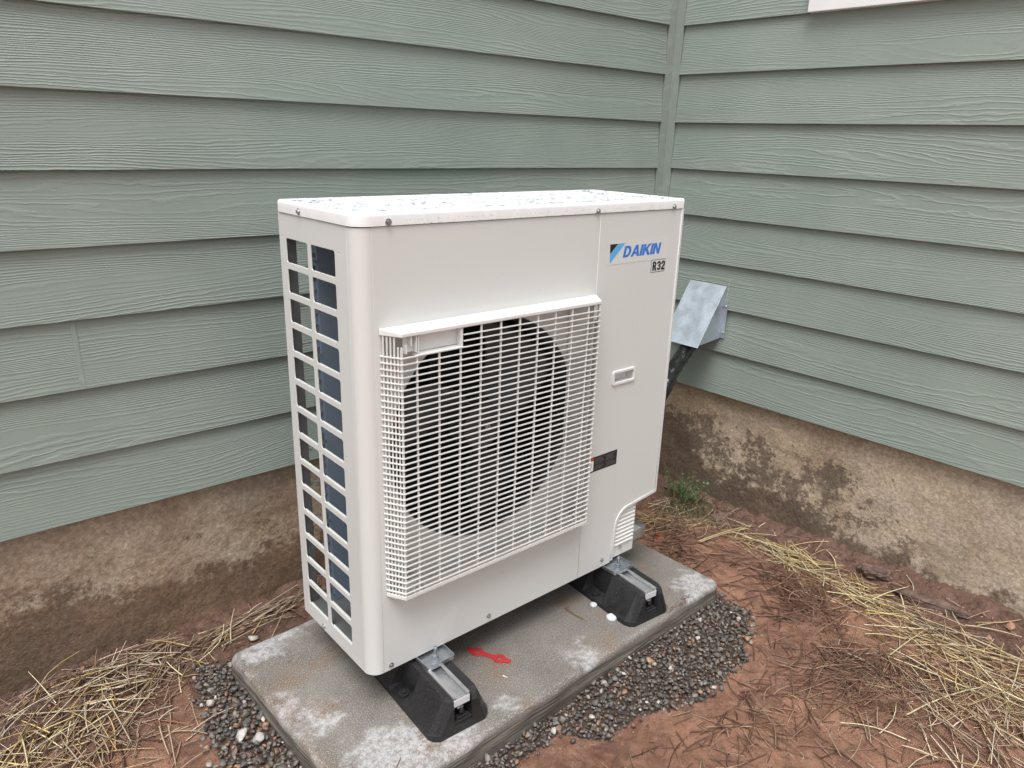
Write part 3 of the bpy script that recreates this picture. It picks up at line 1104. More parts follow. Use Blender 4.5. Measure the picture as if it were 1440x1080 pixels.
# grille -----------------------------------------------------------
GX0, GX1, GF0, GF1, GY = .0425, .6330, .0665, .6090, -.0400
GZ0, GZ1 = .1940, .7760
hood_p = [(GX0, .0002), (GF0, GY - .001), (GF1, GY - .001), (GX1, .0002)]
bm = bmesh.new()
def prism(bm, poly, z0, z1):
    A = [bm.verts.new((x, y, z0)) for x, y in poly]
    B = [bm.verts.new((x, y, z1)) for x, y in poly]
    n = len(poly)
    bm.faces.new(A[::-1]); bm.faces.new(B)
    for i in range(n):
        j = (i + 1) % n
        bm.faces.new((A[i], A[j], B[j], B[i]))
top_poly = [(GX0 - .001, -.0004), (GF0 - .001, GY - .0025), (GF1 + .001, GY - .0025), (GX1 + .001, -.0004)]
A = [(x, y) for x, y in top_poly]
vb = [bm.verts.new((x, y, GZ1 - .0125)) for x, y in top_poly]
vt = [bm.verts.new((x, y, GZ1 + .000 - (.004 if y < -.02 else -.001))) for x, y in top_poly]
bm.faces.new(vb[::-1]); bm.faces.new(vt)
for i in range(4):
    j = (i + 1) % 4
    bm.faces.new((vb[i], vb[j], vt[j], vt[i]))
grille = bm_obj('grille', bm, M['plastic'], hp, bevel=.0018)
# bottom rail
def chain_bar(pts, hw, hz, z):
    """bar of rectangular section that follows the plan path pts at height z"""
    out = ribbon(pts, hw)
    bm = bmesh.new()
    n = len(out)
    prism(bm, out, z - hz, z + hz)
    return bm
path_full = [(GX0 + .0012, -.0006), (GF0 + .0004, GY), (GF1 - .0004, GY), (GX1 - .0012, -.0006)]
bm_obj('grille_rail', chain_bar(path_full, .0030, .0042, GZ0 + .0030), M['plastic'], grille, bevel=.0006)
NB = 43
pitch = (.7230 - .2085) / 40
bars = []
zb0 = GZ1 - .0125 - .0120
for i in range(44):
    z_ = .2085 + i * pitch
    if z_ > GZ1 - .018:
        break
    if z_ > .7270:
        # beside the moulded pocket the top bars start to its right
        pth = [(.2125, GY), (GF1 - .0004, GY), (GX1 - .0012, -.0006)]
    else:
        pth = path_full
    bars.append(bm_obj('grille_bar', chain_bar(pth, .0045, .00095, z_), M['plastic'], grille))
def upright(x, y, z0=GZ0 + .0035, z1=GZ1 - .013, w_=.0017, d_=.0017):
    return box_obj('grille_upright', (x - w_, x + w_, y - d_, y + d_, z0, z1), M['plastic'], grille, 0)
vx = [.1020 + .0521 * i for i in range(10)]
for x in vx:
    z1 = .7225 if x < .20 else GZ1 - .013
    upright(x, GY + .0020, z1=z1)
upright(GF0 + .0010, GY + .0014, z1=.7440, w_=.0018, d_=.0018)
upright(GF1 - .0010, GY + .0014, w_=.0018, d_=.0018)
for i in range(1, 6):
    t = i / 6
    upright(GF0 + (GX0 - GF0) * t + .0010, GY * (1 - t) + .0010, z1=.7440 if i < 2 else GZ1 - .013, w_=.0010, d_=.0016)
for i in range(1, 5):
    t = i / 5
    upright(GF1 + (GX1 - GF1) * t - .0010, GY * (1 - t) + .0010, w_=.0010, d_=.0016)
# moulded pocket under the hood (upper left) and corner clips
bm = bmesh.new()
PX0, PX1, PZ0, PZ1 = .1040, .2100, .7260, GZ1 - .0128
box(bm, PX0, PX1, GY + .0180, GY + .0195, PZ0, PZ1)
box(bm, PX0, PX0 + .0015, GY - .0010, GY + .0178, PZ0, PZ1)
box(bm, PX1 - .0015, PX1, GY - .0010, GY + .0178, PZ0, PZ1)
box(bm, PX0 - .003, PX1 + .001, GY - .0030, GY + .0178, PZ0 - .0035, PZ0 - .0002)
bm_obj('grille_pocket', bm, M['plastic'], grille, bevel=.0006)
bm = bmesh.new()
box(bm, .0770, .1020, GY + .0120, GY + .0135, .7300, PZ1)
box(bm, .0760, .0790, GY - .0005, GY + .0115, .7300, .7480)
box(bm, .0880, .0900, GY - .0005, GY + .0115, .7440, PZ1)
box(bm, .0995, .1015, GY - .0005, GY + .0115, .7300, PZ1)
bm_obj('grille_clip', bm, M['plastic'], grille, bevel=.0005)
for (xa, s) in ((.0900, 1), (.5900, -1)):
    bm = bmesh.new()
    for dx in (0, .013, .026):
        box(bm, xa + s * dx - .001, xa + s * dx + .001, GY + .0030, .0260, GZ0 + .001, GZ0 + .020 + dx * .3)
    box(bm, xa - .014, xa + .028 if s > 0 else xa + .014, GY + .020, GY + .0215, GZ0 + .001, GZ0 + .030)
    bm_obj('grille_clip', bm, M['plastic'], grille, bevel=.0005)
bm = bmesh.new()
for xa in (.575, .592):
    box(bm, xa, xa + .0015, GY + .0030, .0260, .30, GZ1 - .014)
box(bm, .592, .606, GY + .006, GY + .0075, GZ1 - .05, GZ1 - .014)
bm_obj('grille_rib', bm, M['plastic'], grille)

# screws --------------------------------------------------------------
def screw(p, d, r=.0052, parent=hp):
    p, d = Vector(p), Vector(d)
    bm = bmesh.new()
    cyl(bm, p - d * .0002, p + d * .0012, r * 1.25, n=18)
    cyl(bm, p + d * .0013, p + d * .0048, r * .82, r * .74, n=6)
    cyl(bm, p + d * .0049, p + d * .0052, r * .30, n=8)
    return bm_obj('screw', bm, M['steel'], parent)
for (x, z) in ((.067, .9745), (.620, .9720), (.897, .9730)):
    screw((x, -.0028, z - .002), (0, -1, 0))
for (x, z) in ((.050, .0130), (.3254, .0180), (.7263, .0220)):
    screw((x, -.0003, z), (0, -1, 0), .0046)
screw((.8120, .0098, .0270), (0, -1, 0), .0046)
screw((-.0028, .2150, .9740), (-1, 0, 0))
screw((-.0003, .2170, .0120), (-1, 0, 0), .0046)

# printing on the service panel ---------------------------------------------
logo = plate('brand_sticker', rrect(.6655, .8890, .8425, .8985, .002, 2), [], .00008, FRONT(-.00035), M['sticker'], hp)
def arc(cx, cy, rx, ry, a0, a1, n=7):
    return [(cx + rx * math.cos(R(a0 + (a1 - a0) * i / n)), cy + ry * math.sin(R(a0 + (a1 - a0) * i / n))) for i in range(n + 1)]
G = {
 'D': (.86, [(0, 0), (.38, 0)] + arc(.38, .5, .44, .5, -90, 90, 10)[1:-1] + [(.38, 1), (0, 1)], [[(.26, .2), (.36, .2)] + arc(.36, .5, .19, .3, -90, 90, 8)[1:-1] + [(.36, .8), (.26, .8)]]),
 'A': (.92, [(-.02, 0), (.26, 0), (.32, .2), (.6, .2), (.66, 0), (.94, 0), (.61, 1), (.31, 1)], [[(.38, .39), (.54, .39), (.46, .70)]]),
 'I': (.27, [(0, 0), (.27, 0), (.27, 1), (0, 1)], []),
 'K': (.88, [(0, 0), (.27, 0), (.27, .30), (.36, .40), (.60, 0), (.93, 0), (.54, .58), (.89, 1), (.57, 1), (.27, .63), (.27, 1), (0, 1)], []),
 'N': (.82, [(0, 0), (.25, 0), (.25, .60), (.56, 0), (.82, 0), (.82, 1), (.57, 1), (.57, .42), (.27, 1), (0, 1)], []),
 'R': (.52, [(0, 0), (.17, 0), (.17, .42), (.24, .42), (.34, 0), (.53, 0), (.40, .46)] + arc(.29, .72, .20, .26, -50, 60, 6) + [(.27, 1), (0, 1)], [[(.17, .56), (.24, .56)] + arc(.245, .71, .09, .15, -80, 80, 4) + [(.17, .87)]]),
 '3': (.50, arc(.25, .76, .25, .24, 175, 0, 8) + [(.5, .62), (.40, .53), (.5, .43)] + arc(.25, .26, .25, .26, 0, -175, 8) + [(.165, .24)] + arc(.25, .24, .085, .11, -180, 0, 4) + [(.335, .38), (.30, .45), (.19, .46), (.19, .59), (.30, .60), (.335, .66)] + arc(.25, .77, .085, .10, 0, 180, 4)[1:] + [(.165, .74), (0, .74)], []),
 '2': (.50, [(0, 0), (.5, 0), (.5, .15), (.20, .15), (.44, .48), (.5, .62)] + arc(.25, .73, .25, .27, 0, 180, 8)[1:] + [(.0, .66), (.165, .66)] + arc(.25, .76, .085, .11, 180, 0, 4)[1:] + [(.33, .62), (.26, .48), (0, .14)], []),
}
def word(name, text, x, z, h, gap, mat, parent, y, slant=0.0, sx=1.0, fat=0.0):
    cx = x
    for ch in text:
        wd, out_, hs_ = G[ch]
        f = lambda p: (cx + (p[0] * sx) * h + slant * p[1] * h, z + p[1] * h)
        nm = 'letter' if ch.isalpha() else 'numeral'
        plate(nm, [f(p) for p in out_], [[f(p) for p in hh] for hh in hs_], .00005, FRONT(y), mat, parent, fat=fat)
        cx += (wd * sx + gap) * h
word('w', 'DAIKIN', .7185, .8570, .0272, .050, M['blue'], logo, -.00062, .24, 1.19)
plate('emblem', [(.6715, .8915), (.6990, .8915), (.6722, .8680)], [], .00005, FRONT(-.00062), M['black'], logo)
plate('emblem', [(.7000, .8915), (.7250, .8915), (.6735, .8455), (.6723, .8668)], [], .00005, FRONT(-.00062), M['lblue'], logo)
r32 = plate('refrigerant_sticker', rrect(.8290, .8840, .8105, .8420, .001, 1), [], .00008, FRONT(-.00035), M['black'], hp)
plate('sticker_field', rrect(.8303, .8827, .8118, .8407, .0005, 1), [], .00005, FRONT(-.00058), M['sticker'], r32)
word('w', 'R32', .8352, .8152, .0218, .14, M['black'], r32, -.00080, 0, 1.25, .0007)
# warning label, half hidden by the grille
wlb = plate('warning_label', rrect(.6250, .7555, .3050, .3470, .0005, 1), [], .00008, FRONT(-.00035), M['black'], hp)
plate('label_tag', rrect(.6345, .6655, .3385, .3450, .0003, 1), [], .00005, FRONT(-.00058), M['redprint'], wlb)
plate('label_field', rrect(.6345, .6655, .3085, .3370, .0003, 1), [], .00005, FRONT(-.00058), M['white'], wlb)
pict = [(.6400, .3230), (.6460, .3290), (.6485, .3260), (.6530, .3345), (.6520, .3270), (.6585, .3300), (.6545, .3235), (.6610, .3225), (.6540, .3195), (.6560, .3120), (.6505, .3175), (.6455, .3105), (.6465, .3190)]
plate('pictogram', pict, [], .00005, FRONT(-.00080), M['black'], wlb)
bm = bmesh.new()
for c0, c1 in ((.6690, .7085), (.7125, .7525)):
    z_ = .3415
    while z_ > .3080:
        x = c0
        end = c1 - random.choice([0, 0, .004, .012])
        while x < end - .002:
            l_ = random.uniform(.0012, .004)
            box(bm, x, min(end, x + l_), -.00066, -.00060, z_, z_ + .0009)
            x += l_ + .0008
        z_ -= .00225 if not (.3235 < z_ < .3260) else .005
bm_obj('fine_print', bm, M['greyprint'], wlb)
# a few residue marks left by tape
plate('tape_mark', [(.2050, .0930), (.2350, .0960), (.2150, .0120), (.1500, .0090)], [], .00004, FRONT(-.00025), M['sticker'], front)

# mounting feet of the unit
def mount(x, y, s, cover=True):
    t = plate('mounting_foot', rrect(x - .036, x + .036, min(y, y + s * .100), max(y, y + s * .100), .007), [circ(x, y + s * .024, .006, 16)], .0010, TOP(-.0085), M['zinc'], hp, .0003)
    o_ = rrect(x - .0375, x + .0375, min(y, y + s * .100), max(y, y + s * .100), .008)
    i_ = rrect(x - .0358, x + .0358, min(y, y + s * .100) + .0017, max(y, y + s * .100) - .0017, .0065)
    plate('foot_lip', o_, [i_], .0045, TOP(-.0045), M['zinc'], t, .0002)
    bx, by = x - .002, y + s * .024
    bm = bmesh.new()
    cyl(bm, (bx, by, -.0073), (bx, by, -.0055), .0175, n=28)
    cyl(bm, (bx, by, -.0054), (bx, by, -.0035), .0115, n=24)
    bm_obj('washer', bm, M['zinc'], t)
    bm = bmesh.new()
    cyl(bm, (bx, by, -.0034), (bx, by, .0055), .0085, n=6)
    bm_obj('hex_nut', bm, M['zinc'], t, bevel=.0006)
    bm = bmesh.new()
    cyl(bm, (bx, by, .0056), (bx, by, .0240), .0047, n=14)
    cyl(bm, (bx, by, .0241), (bx, by, .0262), .0046, .0032, n=14)
    bm_obj('threaded_rod', bm, M['zinc'], t, smooth=False)
for x, y, s in ((.154, -.0475, 1), (.772, -.0475, 1), (.154, .3675, -1), (.772, .3675, -1)):
    mount(x, y, s)

# rain on the unit -----------------------------------------------------------
def blobs(name, pts, mat, parent, ico_=ICO1):
    V0, F0 = ico_
    Vs, Fs = [], []
    n0 = 0
    for (c, ax, r3, seed) in pts:
        v = V0 * np.array(r3)
        v = v * (1 + .18 * np.sin(V0 @ np.array([3.1, 2.3, 4.7]) + seed)[:, None] * np.array([1, 1, 0]))
        v = v @ np.array(ax)
        Vs.append(v + np.array(c))
        Fs.append(F0 + n0)
        n0 += len(v)
    me = np_mesh(name, np.vstack(Vs), np.vstack(Fs), smooth=True)
    o = link_mesh(name, me, mat, parent)
    o['kind'] = 'stuff'
    return o
drops = []
pr = [(.10, .44), (.50, .84)]
prj = [(.05, .10), (.14, .19), (.23, .28)]
for i in range(3800):
    x, y = random.uniform(.006, W_ - .006), random.uniform(.008, D_ - .008)
    onp = any(a < x < b for a, b in pr) and any(a < y < b for a, b in prj)
    if onp and random.random() < .7:
        continue
    if mn.noise(Vector((x * 9, y * 16, 2.2))) < -.22 and random.random() < .8:
        continue
    a = random.random()
    r = .0011 + .0042 * a * a * a + (.004 if random.random() < .03 else 0)
    asp = random.uniform(.8, 1.9)
    th = random.uniform(-.6, .6)
    ax = [[math.cos(th), math.sin(th), 0], [-math.sin(th), math.cos(th), 0], [0, 0, 1]]
    z = ZL + .0232
    if x < .022 or x > W_ - .022 or y < .022 or y > D_ - .022:
        z = ZL + .0250
    drops.append(((x, y, z), ax, (r * asp, r, min(.0026, r * .85)), random.uniform(0, 6)))
AF = [[1, 0, 0], [0, 0, 1], [0, -1, 0]]
for i in range(420):
    x, z = random.uniform(.035, .93), random.uniform(.03, .955)
    if .03 < x < .645 and .18 < z < .79: continue
    if x > .76 and z < .18: continue
    if random.random() < .55 and z < .6: continue
    r = random.uniform(.0006, .0014)
    drops.append(((x, -.0001, z), AF, (r, r * random.uniform(1, 1.5), r * .6), random.uniform(0, 6)))
for i in range(170):          # lower rim of the lid
    x = random.uniform(.1, .93)
    r = random.uniform(.0007, .0015)
    drops.append(((x, -.0030, ZL + random.choice([.001, .002, .010])), AF, (r * 1.4, r, r * .7), 0))
for i in range(520):          # grille hood
    x, y = random.uniform(.06, .615), random.uniform(-.039, -.003)
    r = random.uniform(.0006, .0018)
    drops.append(((x, y, GZ1 - .001 + .1 * y * .9), [[1, 0, 0], [0, 1, 0], [0, 0, 1]], (r * 1.3, r, r * .6), random.uniform(0, 6)))
for i in range(60):
    x = random.uniform(.07, .6)
    r = random.uniform(.0008, .0016)
    drops.append(((x, GY - .0018, GZ0 + .001), AF, (r * 1.3, r, r), 0))
for i in range(130):
    y, z = random.uniform(.035, .315), random.uniform(.03, .955)
    if .075 < y < .292 and random.random() < .93: continue
    r = random.uniform(.0006, .0013)
    drops.append(((-.0001, y, z), [[0, -1, 0], [0, 0, 1], [-1, 0, 0]], (r, r * 1.3, r * .6), 0))
for i in range(14):
    zt = .9150 - i * PR - PH
    for q in range(5):
        y = random.uniform(.085, .285)
        if .178 < y < .193: continue
        r = random.uniform(.001, .0019)
        drops.append(((.0012, y, zt + .0006), [[0, 1, 0], [-1, 0, 0], [0, 0, 1]], (r * 1.5, r * .7, r * .8), 0))
blobs('rain_drops', drops, M['water'], hp)

# ------------------------------------------------------------------ rubber blocks with steel strut
def rubber_block():
    root = empty('rubber_mounting_block', (0, 0, 0), 'x', 'mounting block', 'rubber blocks under the heat pump')
    bm = bmesh.new()
    def prof(wb, wt_l, wt_r, slot, zt, pocket=0.0, drop=0.0):
        zb = -.0995
        p = [(-wb, zb), (-wb, -.086)]
        if pocket:
            p += [(-wb + .012, -.083), (-wb + .012 + pocket, -.080)]
        else:
            p += [(-wb + .002, -.083), (-wb + .006, -.076)]
        p += [(-wt_l, zt - drop), (-.0232, zt - drop), (-.0232, slot), (.0232, slot), (.0232, zt - drop), (wt_r, zt - drop)]
        if pocket:
            p += [(wb - .012 - pocket, -.080), (wb - .012, -.083)]
        else:
            p += [(wb - .006, -.076), (wb - .002, -.083)]
        p += [(wb, -.086), (wb, zb)]
        return p
    ST = [(-.158, (.058, .030, .036, -.078, -.0300)), (-.150, (.070, .034, .040, -.078, -.0170)), (-.136, (.077, .036, .043, -.078, -.0130)),
          (-.1255, (.077, .036, .043, -.078, -.0130)), (-.1250, (.077, .036, .043, -.0365, -.0130)), (-.0450, (.077, .036, .043, -.0365, -.0130)),
          (-.0400, (.077, .036, .043, -.0365, -.0130, .022)), (.0300, (.077, .036, .043, -.0365, -.0130, .022)), (.0350, (.077, .036, .043, -.0365, -.0130)),
          (.2700, (.077, .036, .043, -.0365, -.0130)), (.2750, (.077, .036, .043, -.0365, -.0130, .022)), (.3450, (.077, .036, .043, -.0365, -.0130, .022)), (.3500, (.077, .036, .043, -.0365, -.0130)),
          (.3900, (.077, .036, .043, -.0365, -.0130)), (.4080, (.070, .034, .040, -.0365, -.0170)), (.4160, (.058, .030, .036, -.0365, -.0300))]
    prev = None
    for y, a in ST:
        ring = [bm.verts.new((x, y, z)) for x, z in prof(*a)]
        if prev:
            for i in range(len(ring)):
                j = (i + 1) % len(ring)
                bm.faces.new((prev[i], prev[j], ring[j], ring[i]))
        else:
            bm.faces.new(ring)
        prev = ring
    bm.faces.new(prev[::-1])
    body = bm_obj('rubber_body', bm, M['rubber'], root, local=True, bevel=.0022)
    bm = bmesh.new()
    box(bm, -.0225, .0225, -.156, -.140, -.0775, -.0700)
    box(bm, -.014, .014, -.1525, -.142, -.0695, -.0640)
    cyl(bm, (0, -.152, -.052), (0, -.136, -.052), .006, n=12)
    bm_obj('end_clip', bm, M['rubber'], body, local=True, bevel=.001)
    for y in (-.005, .31):
        bm = bmesh.new()
        cyl(bm, (-.060, y, -.0815), (-.060, y, -.076), .012, n=20)
        cyl(bm, (-.060, y, -.0755), (-.060, y, -.071), .007, n=6)
        bm_obj('anchor_plug', bm, M['dark'], body, local=True)
    # U channel
    bm = bmesh.new()
    ya, yb = -.1500, .3950
    box(bm, -.0205, .0205, ya, yb, -.0352, -.0330)
    box(bm, -.0205, -.0185, ya, yb, -.0328, -.0120)
    box(bm, .0185, .0205, ya, yb, -.0328, -.0120)
    box(bm, -.0205, -.0125, ya, yb, -.0118, -.0100)
    box(bm, .0125, .0205, ya, yb, -.0118, -.0100)
    st = bm_obj('strut_channel', bm, M['strut'], root, local=True, bevel=.0005)
    bm = bmesh.new()
    box(bm, -.0183, .0183, ya + .0015, yb - .002, -.0328, -.0215)
    bm_obj('channel_insert', bm, M['strut'], st, local=True)
    bm = bmesh.new()
    box(bm, -.0203, .0203, ya - .0016, ya - .0002, -.0350, -.0175)
    bm_obj('end_plate', bm, M['cap'], st, local=True, bevel=.0005)
    bm = bmesh.new()
    cyl(bm, (0, ya - .0010, -.041), (0, ya + .006, -.041), .0045, n=6)
    cyl(bm, (-.012, ya - .0010, -.0395), (-.006, ya - .0010, -.0395), .0022, n=8)
    bm_obj('channel_bolt', bm, M['zinc'], st, local=True)
    dr = []
    for i in range(150):
        y = random.uniform(-.13, .05)
        t = random.random()
        x = -.071 + t * .035
        z = -.076 + t * .063 + .0003
        if -.045 < y < .036: continue
        r = random.uniform(.0007, .0016)
        dr.append(((x, y, z), [[.48, 0, .87], [0, 1, 0], [-.87, 0, .48]], (r, r, r * .6), 0))
    for i in range(60):
        y = random.uniform(-.13, .0)
        t = random.random()
        r = random.uniform(.0006, .0013)
        dr.append(((.071 - t * .028, y, -.076 + t * .063), [[.4, 0, -.9], [0, 1, 0], [.9, 0, .4]], (r, r, r * .6), 0))
    V0, F0 = ICO1
    Vs = [V0 * np.array(r3) @ np.array(ax) + np.array(c) for c, ax, r3, s_ in dr]
    Fs = [F0 + len(V0) * i for i in range(len(dr))]
    o = link_mesh('rain_drops', np_mesh('rain_drops', np.vstack(Vs), np.vstack(Fs), smooth=True), M['water'], body, local=True)
    o['kind'] = 'stuff'
    return root
rb = rubber_block()
rb2 = copy_tree(rb)
rb.location = (.1400, .0, 0); rb.rotation_euler = (0, 0, R(-3.0))
rb2.location = (.7750, .0, 0); rb2.rotation_euler = (0, 0, R(-5.0))
rb['label'] = 'black rubber block with steel channel, beside the red clip under the fan side'
rb2['label'] = 'black rubber block with steel channel, beside the two white plastic discs'

# ------------------------------------------------------------------ small things on the slab
ZS = -.0992
clip_out = []
def clip2d():
    L_ = .116
    top = []
    xs_ = np.linspace(-L_ / 2, L_ / 2, 49)
    for x in xs_:
        a = abs(x)
        w_ = .0058
        for c in (-.030, .030):
            d = abs(x - c)
            if d < .0155:
                w_ = max(w_, math.sqrt(.0155 ** 2 - d ** 2) * .95)
        w_ = max(w_, .0052 + .006 * max(0, 1 - abs(a - .030) / .024))
        top.append((x, w_))
    return [(x, w_) for x, w_ in top] + [(x, -w_) for x, w_ in top[::-1]]
ang = math.atan2(-.050 - .048, .353 - .301)
mt = Matrix.Translation((.3270, -.0010, ZS + .0016)) @ Matrix.Rotation(ang, 4, 'Z')
o = plate('plastic_clip', clip2d(), [circ(-.030, 0, .0062, 20), circ(.030, 0, .0062, 20)], .0009, mt, M['red'], None, .0004, base=(.3270, -.0010, ZS))
tag(o, 'flat red plastic clip with two holes lying on the slab between the blocks', 'clip')
for (x, y, r, h, lb) in ((.6870, -.0170, .0100, .0065, 'smaller white plastic disc on the slab, nearer the heat pump'),
                         (.6830, -.0880, .0145, .0085, 'larger white plastic disc on the slab, nearer its front edge')):
    bm = bmesh.new()
    cyl(bm, (x, y, ZS), (x, y, ZS + h * .7), r, r * .97, 28)
    cyl(bm, (x, y, ZS + h * .7 + .0001), (x, y, ZS + h), r * .9, r * .72, 28)
    o = bm_obj('plastic_disc', bm, M['cap'], base=(x, y, ZS), bevel=.0012, smooth=False)
    tag(o, lb, 'plastic disc', 'white plastic discs on the slab')
def stick(name, p0, p1, r, mat, bend=.1, n=7, sides=5):
    p0, p1 = Vector(p0), Vector(p1)
    d = p1 - p0
    up_ = Vector((0, 0, 1))
    sd_ = d.cross(up_).normalized()
    bm = bmesh.new()
    prev = None
    for i in range(n + 1):
        t = i / n
        c = p0 + d * t + sd_ * (math.sin(math.pi * t) * d.length * bend)
        rr = r * (1 - .45 * t) * random.uniform(.85, 1.15)
        ring = [bm.verts.new(c + sd_ * rr * math.cos(2 * math.pi * k / sides) + up_ * rr * math.sin(2 * math.pi * k / sides)) for k in range(sides)]
        if prev:
            for k in range(sides):
                bm.faces.new((prev[k], prev[(k + 1) % sides], ring[(k + 1) % sides], ring[k]))
        else:
            bm.faces.new(ring[::-1])
        prev = ring
    bm.faces.new(prev)
    return bm_obj(name, bm, mat, base=p0)
o = stick('twig', (.6160, .0210, ZS + .0022), (.6180, -.0450, ZS + .0030), .0026, M['twig'], .05)
tag(o, 'thin brown twig lying on the slab left of the white discs', 'twig')
o = stick('wood_splinter', (.3080, -.0800, ZS + .0018), (.3120, -.0920, ZS + .0022), .0014, M['white'], .02, 4)
tag(o, 'tiny white splinter lying on the slab in front of the red clip', 'splinter')
o = stick('straw_piece', (-.0450, -.1600, ZS + .0020), (-.0150, -.1380, ZS + .0020), .0013, M['twig'], .02, 4)
tag(o, 'short loose straw on the near left corner of the slab', 'straw')
box_ = bmesh.new()
box(box_, 1.226, 1.240, .185, .199, -.1680, -.1610)
o = bm_obj('plastic_scrap', box_, M['red'], base=(1.233, .192, -.168), bevel=.002)
tag(o, 'tiny red plastic scrap on the soil behind the right end of the slab', 'scrap')

# ------------------------------------------------------------------ galvanised hood and wrapped pipe
def hood():
    s0, s1 = .655 - .478, .655 - .329
    zt, zb, ou = .635, .432, .145
    root_p = wall_pt(RF, (s0 + s1) / 2, -.005, zb)
    root = empty('pipe_hood', root_p, 'galvanised sheet metal hood screwed to the right wall above the black pipe', 'hood')
    def slab_face(name, quad, th):
        a, b, c, d = [Vector(q) for q in quad]
        n_ = (b - a).cross(d - a).normalized() * th
        bm = bmesh.new()
        A = [bm.verts.new(q) for q in (a, b, c, d)]
        B = [bm.verts.new(Vector(q) + n_) for q in (a, b, c, d)]
        bm.faces.new(A); bm.faces.new(B[::-1])
        for i in range(4):
            j = (i + 1) % 4
            bm.faces.new((A[i], B[i], B[j], A[j]))
        return bm_obj(name, bm, M['hood'], root, bevel=.0003)
    P = lambda s, o_, z: wall_pt(RF, s, o_, z)
    slab_face('hood_cover', (P(s0 - .004, .002, zt), P(s1 + .004, .002, zt), P(s1 + .004, ou, zb - .006), P(s0 - .004, ou, zb - .006)), .0012)
    for s_ in (s0, s1):
        bm = bmesh.new()
        e = .0012
        vs = [bm.verts.new(P(s_ + k, o_, z_)) for k in (0, e) for o_, z_ in ((-.002, zt - .004), (ou - .003, zb), (-.002, zb + .010))]
        for f in ((0, 1, 2), (3, 5, 4), (0, 3, 4, 1), (1, 4, 5, 2), (2, 5, 3, 0)):
            bm.faces.new([vs[i] for i in f])
        bm_obj('hood_side', bm, M['hood'], root)
    for s_, sg in ((s0, -1), (s1, 1)):
        bm = bmesh.new()
        a, b = (s_ + sg * .0016, s_ + sg * .018)
        box_v = box(bm, 0, 1, 0, 1, 0, 1)
        for v in box_v:
            v.co = P(a if v.co.x < .5 else b, .0012 if v.co.y < .5 else .0024, zb + .012 if v.co.z < .5 else zb + .150)
        fl = bm_obj('hood_flange', bm, M['hood'], root)
        for z_ in (zb + .030, zb + .128):
            q = P((a + b) / 2, .0025, z_)
            bm = bmesh.new()
            cyl(bm, q, q + RN * .004, .0055, .0045, 12)
            bm_obj('screw', bm, M['steel'], fl)
    # ragged pale scrapes in the paint round the hood
    bm = bmesh.new()
    for i in range(26):
        e = i / 25
        if i < 13:
            s_, z_ = s1 + .006 + random.uniform(-.001, .003), zt + .02 - .20 * (i / 12)
            ds, dz = .0012, .012
        else:
            s_, z_ = s0 - .012 + (s1 - s0 + .03) * ((i - 13) / 12), zt + .003 + random.uniform(-.001, .002)
            ds, dz = .006, .0010
        if z_ < zb + .16 and i < 13: continue
        kk = math.floor((z_ - Z0) / REV)
        fz = (z_ - (Z0 + kk * REV)) / REV
        o_ = -.0115 * fz + .0007
        vb_ = box(bm, 0, 1, 0, 1, 0, 1)
        for v in vb_:
            v.co = P(s_ - ds if v.co.x < .5 else s_ + ds, o_ - .002 if v.co.y < .5 else o_, z_ - dz / 2 if v.co.z < .5 else z_ + dz / 2)
    bm_obj('paint_scrape', bm, M['caulk'], root)
hood()
def tube(bm, pts, r, n=20, wob=.0):
    P = [Vector(p) for p in pts]
    prev = None
    for i, p in enumerate(P):
        d = (P[min(i + 1, len(P) - 1)] - P[max(i - 1, 0)]).normalized()
        a = d.cross(Vector((0, 0, 1))).normalized()
        b = a.cross(d)
        ring = []
        for k in range(n):
            t = 2 * math.pi * k / n
            rr = r * (1 + wob * math.sin(t * 2 + i * 1.1) + wob * .7 * math.sin(i * 2.3 + t))
            ring.append(bm.verts.new(p + a * rr * math.cos(t) + b * rr * math.sin(t)))
        if prev:
            for k in range(n):
                bm.faces.new((prev[k], prev[(k + 1) % n], ring[(k + 1) % n], ring[k]))
        else:
            bm.faces.new(ring[::-1])
        prev = ring
    bm.faces.new(prev)
ctrl = [(1.672, .410, .500), (1.640, .404, .462), (1.600, .398, .424), (1.575, .388, .412), (1.54, .381, .394), (1.50, .368, .377), (1.45, .355, .352), (1.40, .338, .323), (1.36, .325, .298), (1.28, .31, .235), (1.18, .30, .160), (1.05, .29, .11), (.93, .28, .10)]
def catmull(P, m=6):
    P = [Vector(p) for p in P]
    out = []
    for i in range(len(P) - 1):
        a, b, c, d = P[max(i - 1, 0)], P[i], P[i + 1], P[min(i + 2, len(P) - 1)]
        for k in range(m):
            t = k / m
            out.append(.5 * ((2 * b) + (c - a) * t + (2 * a - 5 * b + 4 * c - d) * t * t + (3 * b - a - 3 * c + d) * t ** 3))
    out.append(P[-1])
    return out
bm = bmesh.new()
tube(bm, catmull(ctrl), .0270, 20, .045)
pipe = bm_obj('wrapped_pipe', bm, M['tape'], smooth=True, base=(.93, .28, .0))
tag(pipe, 'black tape-wrapped pipe running from under the metal hood down behind the heat pump', 'pipe')

